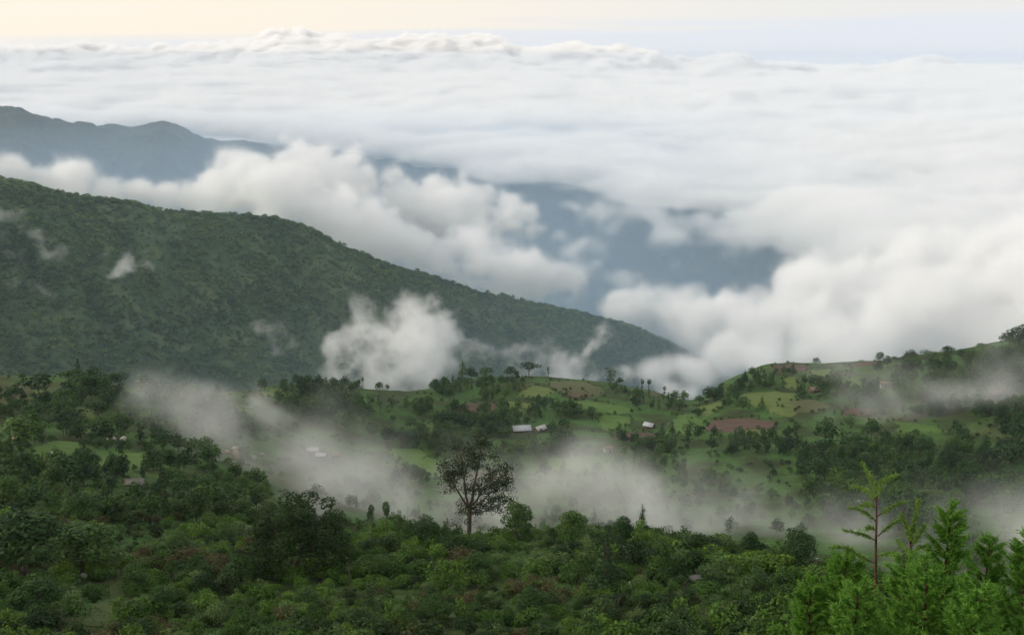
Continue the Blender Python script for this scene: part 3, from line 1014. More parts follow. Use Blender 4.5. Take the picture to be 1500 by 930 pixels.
# --- scattered trees of the plateau, the left hill and the right slope
REGIONS = [
    ([(430, 565), (640, 570), (760, 600), (760, 655), (600, 660), (430, 600)], 272, (5.5, 9), 'among the wooded terraces of the plateau', 'round round round tuft column'),
    ([(600, 612), (1000, 640), (990, 672), (600, 665)], 144, (5, 8.5), 'along the hedge band below the plateau fields', 'round round column tuft'),
    ([(650, 552), (760, 552), (770, 566), (745, 590), (640, 600), (600, 580)], 112, (4, 7), 'on the bushy left end of the plateau hill', 'round round spire'),
    ([(780, 590), (860, 600), (870, 618), (770, 615)], 35, (5, 8), 'between the plateau fields', 'round round column'),
    ([(890, 570), (1010, 590), (1000, 608), (930, 600)], 64, (4, 7), 'on the plateau near the skyline notch', 'round tuft tuft column'),
    ([(1040, 590), (1110, 545), (1160, 545), (1230, 560), (1240, 610), (1140, 600), (1060, 600)], 88, (4.5, 7.5), 'on the terraced hill below the red crest', 'round round spire'),
    ([(1240, 545), (1400, 528), (1520, 512), (1520, 620), (1250, 610)], 380, (5, 9), 'on the misty upper right slope', 'round round round column'),
    ([(1150, 640), (1280, 655), (1400, 640), (1520, 610), (1520, 740), (1340, 790), (1210, 780)], 400, (6, 10), 'on the dark wooded lower right slope', 'round round round spire column'),
    ([(1000, 640), (1200, 640), (1180, 670), (1000, 672)], 48, (5, 8), 'along the lower edge of the right fields', 'round round column'),
    ([(-20, 555), (200, 560), (330, 590), (380, 640), (300, 690), (200, 650), (-20, 660)], 152, (5, 9), 'on the terraced hill at the photo left', 'round round flat spire'),
    ([(-20, 660), (120, 690), (260, 690), (400, 700), (400, 760), (200, 770), (-20, 770)], 128, (3.5, 7), 'on the lower left hillside', 'round round spire'),
    ([(420, 690), (620, 690), (1000, 676), (1240, 690), (1290, 790), (560, 780)], 170, (3, 6.5), 'on the misty valley floor', 'round round round column spire'),
    ([(1290, 740), (1520, 735), (1520, 840), (1330, 840)], 70, (5, 8), 'on the misty lower right valley side', 'round round column'),
    ([(620, 638), (1000, 642), (1010, 700), (640, 700)], 130, (3.5, 7), 'along the terraces above the valley fog', 'round round round column spire'),
    ([(380, 570), (450, 565), (520, 580), (560, 640), (430, 620)], 80, (5, 8), 'at the misty left end of the plateau', 'round round column tuft'),
]
HOUSE_PX = [(765, 630, 20), (793, 630, 14), (951, 625, 16), (891, 660, 10), (1297, 565, 10), (1192, 573, 12), (458, 662, 12), (471, 670, 14), (491, 670, 10), (199, 711, 14), (1256, 740, 12), (1458, 580, 14)]
cand = []
for poly, cnt, (h0, h1), where, kinds in REGIONS:
    pp = np.array(poly, float)
    got, tries = 0, 0
    ks = kinds.split()
    while got < cnt and tries < cnt * 12:
        tries += 1
        px, py = RNG.uniform(pp[:, 0].min(), pp[:, 0].max()), RNG.uniform(pp[:, 1].min(), pp[:, 1].max())
        if not in_poly(px, py, poly) or in_field(px, py): continue
        if any(abs(px - hx) < hr and -4 < py - hy < 26 for hx, hy, hr in HOUSE_PX): continue
        if fbm2(px, py * 2.2, 38, 2, 0.5, 6) < -0.28: continue
        p = hit(px, py, n=650)
        h = RNG.uniform(h0, h1) * (0.8 + 0.4 * RNG.random())
        kind = ks[RNG.integers(len(ks))]
        w = TREE_W[kind] / 10 * h * RNG.uniform(0.75, 1.2)
        cand.append((h * w / np.dot(p, p), p, h, w, kind, where))
        got += 1
nb = 0
while nb < 1500:
    px, py = RNG.uniform(-20, 1520), RNG.uniform(555, 790)
    if in_field(px, py) or fbm2(px, py * 2, 30, 2, 0.5, 16) < -0.1: continue
    p = hit(px, py, n=500)
    if np.hypot(p[0], p[1]) > 900 or np.hypot(p[0], p[1]) < 215: nb += 1; continue
    h = RNG.uniform(1.0, 3.2)
    cand.append((0.0, p, h, h * RNG.uniform(0.9, 1.5), 'round', 'hedge'))
    nb += 1
for b in hedge_pts:
    p = np.array([b[0], b[1], ground_t.h(b[0], b[1])])
    h = RNG.uniform(1.2, 3.2)
    cand.append((h * h / np.dot(p, p), p, h, h * RNG.uniform(0.8, 1.2), 'round', 'hedge'))
cand.sort(key=lambda c: -c[0])
small_src, sp, srot, sscl, svar = [], [], [], [], []
KEYS = list(SMALL)
n_ind = 225
for i, (_, p, h, w, kind, where) in enumerate(cand):
    s_ = int(RNG.integers(NV[kind]))
    sc = (w / TREE_W[kind], w / TREE_W[kind], h / 10)
    rz = RNG.uniform(0, 6.28)
    if i < n_ind and where != 'hedge':
        tree_thing(kind, s_, p, sc[0], sc[2], where_label(('small ' if h < 6 else 'tall ' if h > 8.5 else '') + DESC[kind] + ('' if kind == 'tuft' else ' tree'), *pixel_of(p)), 'trees ' + where, rz, False)
    else:
        sp.append(p); srot.append(rz); sscl.append(sc); svar.append(KEYS.index((kind, s_)))
keep = [i for i in range(len(sp)) if KEYS[svar[i]] in have]
live = [k for k in range(len(KEYS)) if KEYS[k] in have]
two = [q for part in (0, 1) for q in keep]
scatter_stuff('woodland', [sp[i] for i in two], [srot[i] for i in two], [sscl[i] for i in two],
              [live.index(svar[i]) * 2 + (0 if n_ < len(keep) else 1) for n_, i in enumerate(two)],
              [ob_ for k in live for ob_ in have[KEYS[k]]], 'smaller trees and hedges scattered over the far slopes')

# --- foreground shrubs
sh = []
tries = 0
while len(sh) < 3900 and tries < 30000:
    tries += 1
    az, r = RNG.uniform(R(-29), R(29)), math.sqrt(RNG.uniform(93 ** 2, 215 ** 2))
    x, y = math.sin(az) * r, math.cos(az) * r
    p = np.array([x, y, float(ground_t.h(x, y))])
    px, py = pixel_of(p)
    if px > 560 and r > 200: continue
    if px < 400 and py < 800 and RNG.random() < 0.45: continue
    if in_field(px, py) or any(in_poly(px, py - o_, FIELDS[-1][1]) for o_ in (0, 12, 24)): continue
    big = fbm2(x, y, 16, 2, 0.5, 12)
    s = RNG.choice([0.55, 0.8, 1.0, 1.35], p=[0.35, 0.3, 0.25, 0.1]) * RNG.uniform(0.85, 1.25) * (1 + 0.5 * big)
    if 640 < px < 735 and 770 < py < 800: s *= 0.55
    sh.append((s * s / np.dot(p, p) * (1.0 if -20 < px < 1520 and py < 960 else 0.01), p, s, px, py))
sh.sort(key=lambda c: -c[0])
shr_src = []
sp, srot, sscl, svar = [], [], [], []
for i, (_, p, s, px, py) in enumerate(sh):
    v_ = int(np.clip((fbm2(p[0], p[1], 9, 2, 0.5, 30) * 0.75 + 0.5) * len(SHRUBS) + RNG.normal() * 1.8, 0, len(SHRUBS) - 1)) if i >= 2 * len(SHRUBS) else i % len(SHRUBS)
    sc = (s * RNG.uniform(0.85, 1.2), s * RNG.uniform(0.85, 1.2), s * RNG.uniform(0.8, 1.15))
    rz = RNG.uniform(0, 6.28)
    if i < 280:
        o = link('shrub', SHRUBS[v_])
        o.location = p; o.scale = sc; o.rotation_euler = (0, 0, rz)
        tag(o, where_label(('tall ' if v_ == 9 else 'broad ' if s > 1.3 else 'small ' if s < 1.0 else '') + ('green shrub' if v_ < 5 or v_ == 9 else 'pale shrub' if v_ < 7 else 'brownish shrub' if v_ == 10 else 'dark shrub'), px, py), 'shrub', 'shrubs covering the near slope')
        if i < len(SHRUBS): shr_src.append(o)
    else:
        sp.append(p); srot.append(rz); sscl.append(sc); svar.append(v_)
scatter_stuff('thicket', sp, srot, sscl, svar, shr_src, 'smaller shrubs filling the thicket on the near slope')
rust = shrub_mesh(720, 520, 0.27, 'rust')
for k, (px, py, s, lab) in enumerate([(1062, 800, 1.0, 'reddish brown shrub on the foreground crest'), (1085, 808, 0.8, 'small reddish shrub beside the larger reddish one on the crest'),
                                      (372, 800, 1.1, 'rusty leaved shrub left of the great fig tree'), (1195, 838, 0.9, 'brownish shrub below the dark dome tree'), (500, 768, 0.9, 'brown topped shrub right of the great fig tree')]):
    p = hit(px, py, r0=60)
    o = link('shrub', rust); o.location = p; o.scale = (s, s, s); o.rotation_euler = (0, 0, k * 1.3)
    tag(o, lab, 'shrub')

# --- small trees and bare stems rising out of the thicket
for k, (px, py, hp, wp, kind) in enumerate([(260, 812, 34, 40, 'round'), (300, 880, 44, 40, 'round'), (560, 850, 38, 44, 'round'), (700, 850, 40, 46, 'round'), (780, 905, 46, 54, 'round'), (820, 830, 34, 40, 'round'), (985, 845, 30, 36, 'round'), (980, 905, 44, 40, 'spire'),
                                          (1110, 870, 36, 42, 'round'), (1130, 915, 46, 40, 'round'), (640, 915, 46, 50, 'round'), (450, 900, 40, 44, 'round'), (735, 815, 26, 30, 'round'), (1040, 828, 26, 28, 'spire'), (330, 800, 36, 40, 'round'), (240, 905, 46, 46, 'round'), (60, 905, 60, 70, 'round'), (540, 905, 44, 40, 'spire')]):
    p = hit(px, py, r0=60)
    sh_, sw_ = place_size(p, hp, wp, kind)
    tree_thing(kind, k % min(3, NV[kind]), p, sw_, sh_, where_label('small leafy tree' if kind == 'round' else 'small pointed tree', px, py), 'small trees in the near thicket', RNG.uniform(0, 6.28))
for k, (px, py, hp) in enumerate([(512, 862, 38), (300, 850, 30), (700, 885, 28), (905, 900, 30), (1000, 880, 26), (850, 815, 20), (205, 842, 26), (1150, 885, 28)]):
    p = hit(px, py, r0=60)
    hh = hp * np.linalg.norm(p) / FPX
    mb = MB()
    rg = np.random.default_rng(900 + k)
    q = np.array([[0, 0, -0.3], [0, 0, hh * 0.4], [rg.normal() * 0.1, 0, hh * 0.75], [rg.normal() * 0.2, 0, hh]])
    mb.tube(q, [0.10, 0.085, 0.06, 0.02], 6, 0)
    for _ in range(5):
        a0 = q[1] + (q[3] - q[1]) * rg.random()
        mb.tube([a0, a0 + [rg.normal() * 0.4, rg.normal() * 0.4, 0.5]], [0.035, 0.01], 4, 0)
    o = link('bare_stem', mb.mesh('bare_stem', [M['pale_bark']], True)); o.location = p
    tag(o, where_label('thin bare stem', px, py), 'dead tree', 'bare stems in the near thicket')

# --- grass tufts over the open ground near the camera side of the valley
M['grass'] = foliage_mat('grass_blades', (0.045, 0.075, 0.016), (0.045, 0.075, 0.016), (0.045, 0.075, 0.016), transl=0.3, spread=1.3)
gaz, gr_ = RNG.uniform(R(-29), R(29), 5200), np.sqrt(RNG.uniform(93 ** 2, 250 ** 2, 5200))
gx_, gy_ = np.sin(gaz) * gr_, np.cos(gaz) * gr_
g0 = np.stack([gx_, gy_, ground_t.h(gx_, gy_)], 1)
NB_ = 16
c_ = np.repeat(g0, NB_, 0) + RNG.normal(size=(5200 * NB_, 3)) * [0.45, 0.45, 0.03] + [0, 0, 0.14]
tuft = MB()
tuft.leaves(c_, RNG.normal(size=c_.shape) * [1, 1, 0.3], RNG.uniform(0.3, 0.62, len(c_)), 0.2, RNG, 0, along=[0, 0, 1.0] + RNG.normal(size=c_.shape) * 0.4)
tag(link('grass', tuft.mesh('grass', [M['grass']])), 'rough grass tufts between the near shrubs', kind='stuff')

# --- the great fig tree
p = hit(440, 845, r0=60)
k_ = np.linalg.norm(p) / FPX
rng = np.random.default_rng(3)
fig = empty('fig_tree', p)
lb = []
for (x, y, rw, rh) in [(-40, 70, 26, 16), (-14, 104, 26, 16), (16, 110, 24, 16), (38, 104, 20, 13), (-44, 92, 22, 12), (0, 84, 40, 22), (40, 74, 30, 20), (-50, 48, 26, 17), (54, 46, 26, 18), (58, 66, 18, 14), (-20, 52, 34, 20), (26, 46, 34, 22), (0, 70, 38, 24), (-58, 62, 16, 12), (62, 30, 18, 13), (-54, 28, 18, 12)]:
    for dpt in (-1, 0, 1):
        if dpt and rng.random() < 0.35: continue
        lb.append((x * k_ + rng.normal() * 0.3, dpt * 2.8 + rng.normal() * 0.5, y * k_ * 1.05 - abs(dpt) * 0.5, rw * k_ * 0.62, rw * k_ * 0.62, rh * k_ * 0.66))
a, b = MB(), MB()
limbs(a, (0, 0, 0), [l for l in lb][::4], 0.42, rng, 0, 0.32, 8)
a.tube([(-1.2, -1.6, -0.4), (-1.5, -1.9, 1.6), (-0.6, -2.2, 3.4), (1.2, -2.0, 4.6)], [0.3, 0.2, 0.16, 0.08], 7, 0)
crown_leaves(b, lb, 15000, 0.36, rng, 0, 0.6, 0.62)
link('trunk', a.mesh('trunk', [M['pale_bark']], True), fig)
link('crown', b.mesh('crown', [M['fig']]), fig)
tag(fig, 'great dark spreading fig tree rising above the near shrubs', 'tree')

# --- the tall open gum tree
p = hit(687, 789, r0=60)
k_ = np.linalg.norm(p) / FPX
gum = empty('gum_tree', p)
rng = np.random.default_rng(8)


def gp(x, y, d=0.0):
    return np.array([(x - 687) * k_, d, (786 - y) * k_ / 0.92])


a, b = MB(), MB()
a.tube([gp(687, 792), gp(687, 778), gp(688, 760), gp(688, 745), gp(687, 736)], [0.50, 0.40, 0.36, 0.40, 0.34], 9, 0)
LIMB = [
    ([(687, 742), (681, 730), (672, 716), (664, 706), (660, 696)], 0.22, 0.0), ([(687, 740), (683, 724), (681, 706), (679, 690), (676, 672)], 0.24, 1.0),
    ([(688, 742), (692, 728), (697, 708), (700, 690), (704, 670), (706, 652)], 0.28, -0.6), ([(690, 740), (699, 730), (706, 716), (712, 704), (722, 692)], 0.20, -1.6),
    ([(691, 750), (702, 752), (714, 748), (726, 742)], 0.13, 0.8), ([(690, 745), (704, 736), (716, 728), (730, 720), (740, 714)], 0.16, 1.8), ([(686, 748), (678, 752), (675, 760), (675, 770)], 0.07, -0.5)]
clumps = []
for pts, r0, dd in LIMB:
    q = np.array([gp(x, y, dd * i / len(pts) * 1.6) for i, (x, y) in enumerate(pts)])
    q[1:] += rng.normal(size=q[1:].shape) * [0.08, 0.3, 0.06]
    a.tube(q, np.linspace(r0, r0 * 0.28, len(q)), 7, 0)
    for i in range(1, len(q)):
        for _ in range(4 if r0 > 0.1 else 1):
            e = q[i] + np.array([rng.normal() * 1.0, rng.normal() * 1.0, rng.uniform(0.1, 1.5)])
            a.tube([q[i], (q[i] + e) / 2 + rng.normal(size=3) * 0.12, e], [r0 * 0.22, r0 * 0.15, 0.015], 4, 0)
            if i >= len(q) - 3: clumps.append(e)
for x, y in [(650, 682), (655, 690), (660, 672), (668, 662), (676, 655), (672, 678), (665, 694), (658, 700), (684, 662), (690, 672), (697, 654), (706, 646), (714, 650), (722, 656), (728, 664), (718, 668), (706, 664), (700, 680),
             (712, 684), (722, 690), (730, 684), (738, 688), (746, 688), (736, 698), (726, 706), (716, 702), (708, 710), (718, 716), (728, 716), (738, 710), (744, 716), (748, 716), (732, 728), (722, 732), (712, 728), (704, 722), (734, 744), (726, 742), (742, 734),
             (664, 712), (670, 704), (676, 744), (679, 752), (675, 762), (694, 738), (684, 738), (700, 746), (652, 706), (690, 650), (668, 684), (742, 700)]:
    e = gp(x, y, rng.normal() * 1.6)
    clumps.append(e)
    l_ = min((gp(x1, y1) for pts, _, _ in LIMB for x1, y1 in pts[1:]), key=lambda v_: np.linalg.norm((v_ - e) * [1, 0.3, 1]))
    a.tube([l_, (l_ + e) / 2 + rng.normal(size=3) * 0.15, e], [0.05, 0.035, 0.012], 4, 0)
for e in clumps:
    n_ = int(rng.integers(38, 84))
    d = rng.normal(size=(n_, 3)) * [0.52, 0.5, 0.34]
    d[:, 2] -= 0.10 * rng.random(n_)
    b.leaves(e + d, rng.normal(size=(n_, 3)) + [0, -0.3, 0.3], 0.42 * rng.uniform(0.6, 1.3, n_), 0.38, rng, 0)
link('trunk', a.mesh('trunk', [M['pale_bark']], True), gum)
link('crown', b.mesh('crown', [M['euc']]), gum)
tag(gum, 'tall open gum tree with bare forking limbs on the foreground crest', 'tree')

# --- the forest on the mountain
fn = 36000
FA = RNG.uniform(R(-36), R(13), fn * 2)
ci = np.interp(FA, AZ, cr)
mi_ = np.interp(FA, AZ, mr)
FR = mi_ - 120 + (ci - mi_ + 150) * RNG.random(fn * 2) ** 0.9
fx, fy = np.sin(FA) * FR, np.cos(FA) * FR
dens_ = fbm2(fx, fy, 120, 3, 0.5, 14)
ok = (dens_ > -0.45) | (RNG.random(fn * 2) < 0.35)
fx, fy, FR, ci = fx[ok][:fn], fy[ok][:fn], FR[ok][:fn], ci[ok][:fn]
fz = mount_t.h(fx, fy)


def crown_blob(seed):
    rg = np.random.default_rng(seed)
    lbs = lobes_round(rg, 7.5, 9.0, 7, 0.25)
    mb = MB()
    crown_leaves(mb, lbs, 130, 1.7, rg, 0, 0.6, 0.6)
    return mb.mesh('forest_crown', [M['forest']])


fsrc = []
for k in range(4):
    px, py = [(300, 345), (200, 330), (430, 372), (520, 400)][k]
    q = hit(px, py, mount_t, 1000, 2600)
    o = empty('tree', q - np.array([0, 0, 0.8]))
    o2 = link('crown', crown_blob(40 + k), o)
    link('trunk', MB().tube([(0, 0, -1), (0.1, 0, 2), (0, 0.1, 4.5)], [0.35, 0.28, 0.15], 6, 0).mesh('trunk', [M['bark']]), o)
    tag(o, ['forest tree under the middle of the mountain crest', 'forest tree above the round mist scrap on the mountain', 'forest tree on the bend of the mountain crest', 'forest tree where the mountain crest starts to fall'][k], 'tree', 'forest trees on the wooded mountain')
    fsrc.append(o2)
fs = (0.36 + 0.9 * RNG.random(len(fx)) ** 2.4) * (1 + 0.35 * fbm2(fx, fy, 70, 2, 0.5, 15))
scatter_stuff('forest', np.stack([fx, fy, fz - 0.8], 1), RNG.uniform(0, 6.28, len(fx)), np.stack([fs, fs, fs * RNG.uniform(0.7, 1.1, len(fx))], 1),
              RNG.integers(0, 4, len(fx)), fsrc, 'continuous forest covering the mountain on the left')

# --- young conifers close to the camera
def conifer(seed, h, spread, nb, droop=0.0, fill=1.0, start=0.12, bare=0.0):
    rg = np.random.default_rng(seed)
    tr, fo = MB(), MB()
    z = np.linspace(0, h, 9)
    wob = np.cumsum(rg.normal(size=(9, 2)) * 0.012, 0)
    tr.tube(np.stack([wob[:, 0], wob[:, 1], z], 1), np.interp(z, [0, h], [0.012 * h + 0.012, 0.006]), 7, 0)
    for i in range(nb):
        f = start + (1 - start) * (i + rg.random()) / nb
        L_ = spread * (1 - f) ** 0.85 * rg.uniform(0.45, 1.2) + 0.09
        a_ = i * 2.399 + rg.uniform(-0.4, 0.4)
        rise = rg.uniform(0.6, 1.25) - droop
        b0 = np.array([np.interp(f * h, z, wob[:, 0]), np.interp(f * h, z, wob[:, 1]), f * h])
        dr = np.array([math.cos(a_), math.sin(a_), 0])
        s_ = np.linspace(0, 1, 7)
        P_ = b0 + dr * (L_ * s_)[:, None] + np.array([0, 0, 1]) * (L_ * (rise * s_ ** 1.4))[:, None]
        tr.tube(P_, np.linspace(0.008 + 0.004 * L_, 0.002, 7), 4, 0)
        m_ = int((26 + 80 * L_) * fill)
        t = rg.uniform(0.15, 1.02, m_)
        root = np.stack([np.interp(t, s_, P_[:, k]) for k in range(3)], 1)
        side = np.cross(dr, [0, 0, 1]) * rg.choice([-1, 1], m_)[:, None]
        dirs = dr * 0.8 + side * rg.uniform(0.2, 0.9, m_)[:, None] + np.array([0, 0, 1]) * rg.uniform(0.1, 0.9, m_)[:, None]
        dirs /= np.linalg.norm(dirs, axis=1)[:, None]
        ln = rg.uniform(0.10, 0.26, m_) * (1.1 - 0.5 * t) * (0.7 + 0.5 * min(L_, 1.2))
        for q in range(6):
            u = (q + 0.5) / 6
            c = root + dirs * (ln * u)[:, None]
            al = dirs + rg.normal(size=(m_, 3)) * 0.42
            fo.leaves(c, rg.normal(size=(m_, 3)), rg.uniform(0.05, 0.095, m_) * (1.15 - 0.4 * u), 0.17, rg, 0, along=al)
    return tr.mesh('trunk', [M['red_bark']], True), fo.mesh('foliage', [M['conifer']])


def place_conifer(top_px, top_py, r, seed, spread, nb, label, fill=1.0):
    t_ = at(top_px, top_py, float(r))
    zb = float(ground_t.h(t_[0], t_[1]))
    h = t_[2] - zb
    o = empty('young_conifer', (t_[0], t_[1], zb), seed * 0.7)
    a, b = conifer(seed, h, spread, nb, fill=fill)
    link('trunk', a, o); link('foliage', b, o)
    return tag(o, label, 'conifer', 'young conifers at the roadside')


for args in [
        (1395, 752, 13.0, 1, 0.72, 140, 'tallest bushy young conifer of the lower right corner'),
        (1446, 797, 13.5, 2, 0.95, 120, 'young conifer just right of the tallest bushy one'),
        (1504, 790, 13.2, 3, 1.05, 125, 'young conifer cut by the right photo edge'),
        (1232, 812, 13.0, 4, 1.0, 120, 'feathery young conifer left of the bare red sapling'),
        (1190, 862, 12.6, 5, 0.8, 110, 'low young conifer at the left end of the conifer clump'),
        (1318, 822, 12.2, 6, 0.95, 120, 'young conifer right behind the bare red sapling'),
        (1362, 838, 11.6, 7, 0.95, 120, 'bright young conifer in front of the tallest bushy one'),
        (1262, 868, 11.4, 8, 0.8, 110, 'low bushy young conifer at the foot of the bare red sapling'),
        (1440, 868, 11.2, 9, 0.95, 120, 'broad low young conifer along the bottom edge'),
        (1545, 850, 11.5, 10, 0.9, 60, 'young conifer beyond the right photo edge')]:
    place_conifer(*args)


def sapling(base, pts, limbs_, r, label, r0):
    """a thin trunk and feathery limbs traced in photo pixels at distance R"""
    P = lambda x, y, d=0.0: at(x, y, r + d)
    root = P(*pts[0]); zb = float(ground_t.h(root[0], root[1]))
    o = empty('conifer_sapling', (root[0], root[1], zb))
    org = np.array([root[0], root[1], zb])
    tr, fo, tip = MB(), MB(), MB()
    q = np.array([[0, 0, -0.1]] + [P(x, y) - org for x, y in pts])
    tr.tube(q, np.interp(np.arange(len(q)), [0, len(q) - 1], [r0 * 1.8, r0 * 0.45]), 8, 0)
    rg = np.random.default_rng(int(pts[0][0]))
    for k, lp in enumerate(limbs_):
        dd = rg.normal() * 0.15
        c = np.array([P(x, y, dd * i) - org for i, (x, y) in enumerate(lp)])
        s_ = np.linspace(0, 1, 14)
        u = np.linspace(0, 1, len(c))
        cc = np.stack([np.interp(s_, u, c[:, j]) for j in range(3)], 1)
        tr.tube(cc, np.linspace(0.008, 0.002, 14), 5, 0)
        L_ = np.linalg.norm(np.diff(cc, axis=0), axis=1).sum()
        m_ = int(90 + 260 * L_)
        t = rg.uniform(0.12, 1.0, m_)
        rt = np.stack([np.interp(t, s_, cc[:, j]) for j in range(3)], 1)
        ax_ = cc[-1] - cc[0]; ax_ /= np.linalg.norm(ax_)
        dirs = ax_ * 0.9 + rg.normal(size=(m_, 3)) * 0.5
        ln = rg.uniform(0.02, 0.075, m_) * (1.15 - 0.55 * t)
        for w in (0.3, 0.8):
            tip.leaves(rt + dirs * (ln * w)[:, None], rg.normal(size=(m_, 3)), rg.uniform(0.034, 0.06, m_), 0.2, rg, 0, along=dirs)
    link('trunk', tr.mesh('trunk', [M['red_bark']], True), o)
    link('foliage', tip.mesh('foliage', [M['conifer_tip']]), o)
    return tag(o, label, 'conifer')


sapling(None, [(1283, 940), (1283, 900), (1283, 850), (1283, 800), (1284, 762), (1284, 735), (1283, 715)], [
    [(1284, 740), (1283, 722), (1276, 702), (1269, 690), (1263, 679)], [(1284, 735), (1287, 712), (1297, 703), (1313, 696)], [(1284, 737), (1276, 722), (1265, 716), (1248, 712)],
    [(1284, 765), (1275, 754), (1262, 747), (1244, 744)], [(1284, 744), (1276, 738), (1268, 738), (1260, 742)], [(1285, 756), (1296, 748), (1310, 740), (1327, 735)], [(1286, 785), (1298, 774), (1308, 766), (1320, 761)],
    [(1283, 792), (1270, 784), (1256, 780), (1236, 777)], [(1283, 775), (1276, 773), (1270, 774)], [(1283, 825), (1265, 817), (1248, 806), (1232, 801), (1217, 802)], [(1284, 815), (1298, 810), (1308, 810), (1318, 816)],
    [(1283, 860), (1272, 856), (1262, 858)], [(1284, 858), (1292, 857), (1298, 860)]], 12.6, 'thin bare sapling with a red trunk and feathery light green limbs', 0.0145)
sapling(None, [(1332, 900), (1332, 842), (1333, 812), (1336, 785), (1341, 745)], [
    [(1336, 790), (1339, 765), (1343, 745), (1346, 732)], [(1334, 800), (1330, 780), (1325, 765), (1320, 752)], [(1335, 800), (1345, 784), (1355, 768)], [(1334, 815), (1326, 804), (1314, 790)], [(1335, 812), (1345, 802), (1358, 800)], [(1333, 795), (1336, 780), (1334, 772)]], 13.4, 'second smaller sapling right of the thin bare one', 0.018)

# ------------------------------------------------------------------ houses
def house(px, py, yaw, ln, wd, hw, rise, roof, wall, label, name='house', round_=False):
    p = hit(px, py)
    o = empty(name, p + np.array([0, 0, -0.15]), R(yaw))
    a = MB()
    x, y = ln / 2, wd / 2
    v = [(-x, -y, -1.2), (x, -y, -1.2), (x, y, -1.2), (-x, y, -1.2), (-x, -y, hw), (x, -y, hw), (x, y, hw), (-x, y, hw), (-x, 0, hw + rise), (x, 0, hw + rise)]
    a.add(v, [(0, 1, 5, 4), (1, 2, 6, 5), (2, 3, 7, 6), (3, 0, 4, 7)], 0)
    a.add(v, [(5, 6, 9), (7, 4, 8)], 0)
    link('wall', a.mesh('wall', [M[wall]]), o)
    e = 0.45
    for s in (-1, 1):
        b = MB()
        zl = hw - rise * (e / y)
        b.add([(-x - e, s * (y + e), zl), (x + e, s * (y + e), zl), (x + e, 0, hw + rise), (-x - e, 0, hw + rise),
               (-x - e, s * (y + e), zl + 0.07), (x + e, s * (y + e), zl + 0.07), (x + e, 0, hw + rise + 0.07), (-x - e, 0, hw + rise + 0.07)],
              [(0, 3, 2, 1), (4, 5, 6, 7), (0, 1, 5, 4), (2, 3, 7, 6), (1, 2, 6, 5), (3, 0, 4, 7)] if s < 0 else [(0, 1, 2, 3), (4, 7, 6, 5), (0, 4, 5, 1), (2, 6, 7, 3), (1, 5, 6, 2), (3, 7, 4, 0)], 0)
        n_ = int((ln + 2 * e) / 0.9)
        for k in range(n_ + 1):                    # raised seams of the sheets
            xx = -x - e + (ln + 2 * e) * k / n_
            b.tube([(xx, s * (y + e), zl + 0.08), (xx, s * 0.02, hw + rise + 0.08)], [0.035, 0.035], 4, 0)
        link('roof', b.mesh('roof', [M[roof]]), o)
    d = MB().box((-0.45, -y - 0.04, 0), (0.45, -y + 0.02, 1.9))
    link('door', d.mesh('door', [M['door']]), o)
    for xx in (-x * 0.6, x * 0.6):
        w = MB().box((xx - 0.35, -y - 0.04, 0.9), (xx + 0.35, -y + 0.02, 1.6))
        link('window', w.mesh('window', [M['door']]), o)
    return tag(o, label, 'house')


house(764, 632, 8, 9.5, 6.5, 2.0, 1.9, 'tin', 'mud', 'long house with a pale tin roof in the middle of the plateau')
house(791, 632, 42, 6.5, 5.0, 2.0, 1.5, 'rust_tin', 'mud', 'smaller tin roofed house right of the long house')
house(951, 627, -35, 5.5, 4.5, 2.2, 1.4, 'tin', 'mud', 'small hut with a white gabled roof beside the ploughed field')
house(891, 662, 20, 4.0, 3.5, 2.6, 1.0, 'thatch', 'lime', 'small white walled hut half hidden behind a tree')
house(1297, 567, -10, 6.0, 4.0, 2.4, 1.1, 'thatch', 'lime', 'white walled hut on the misty right slope')
house(1192, 575, 15, 5.5, 4.5, 2.2, 1.4, 'thatch', 'mud', 'brown hut below the dark trees on the terraced hill')
house(458, 664, 10, 4.4, 3.4, 1.9, 1.0, 'rust_tin', 'mud', 'pale roofed hut upper left in the valley fog')
house(471, 672, -8, 3.8, 3.0, 1.9, 0.9, 'rust_tin', 'mud', 'middle and nearest of the huts in the valley fog')
house(491, 671, 14, 3.0, 2.6, 2.1, 1.2, 'thatch', 'mud', 'small hut right of the foggy pale houses')
house(1256, 742, 12, 3.4, 2.8, 1.8, 0.9, 'stone_roof', 'mud', 'small hut seen behind the bare red sapling')
house(199, 713, 6, 3.4, 2.6, 1.5, 0.7, 'stone_roof', 'mud', 'grey stone hut on the left grassy slope')
house(1458, 582, -14, 6.5, 4.5, 2.2, 1.6, 'thatch', 'mud', 'brown roofed hut in the fog at the far right')


# ------------------------------------------------------------------ rocks
def rock_mesh(seed, mat):
    rg = np.random.default_rng(seed)
    n, m_ = 9, 14
    th = np.linspace(0, math.pi, n)[:, None]
    ph = np.linspace(0, 2 * math.pi, m_, endpoint=False)[None]
    d = np.stack([np.sin(th) * np.cos(ph), np.sin(th) * np.sin(ph), np.cos(th) + 0 * ph], -1).reshape(-1, 3)
    r = 1 + 0.55 * fbm3(d[:, 0] + seed * 3.1, d[:, 1] + 9, d[:, 2] + 4, 0.9, 3, 0.5, seed)
    cut = rg.normal(size=(7, 3)); cut /= np.linalg.norm(cut, axis=1)[:, None]
    for c in cut:                                   # flat broken faces
        k = d @ c
        r = np.where(k > 0.25, np.minimum(r, 0.78 / np.maximum(k, 0.25)), r)
    v = d * r[:, None]
    i, j = np.meshgrid(np.arange(n - 1), np.arange(m_), indexing='ij')
    f = np.stack([i * m_ + j, (i + 1) * m_ + j, (i + 1) * m_ + (j + 1) % m_, i * m_ + (j + 1) % m_], -1).reshape(-1, 4)
    return mesh_of('boulder', v, f, [M[mat]])


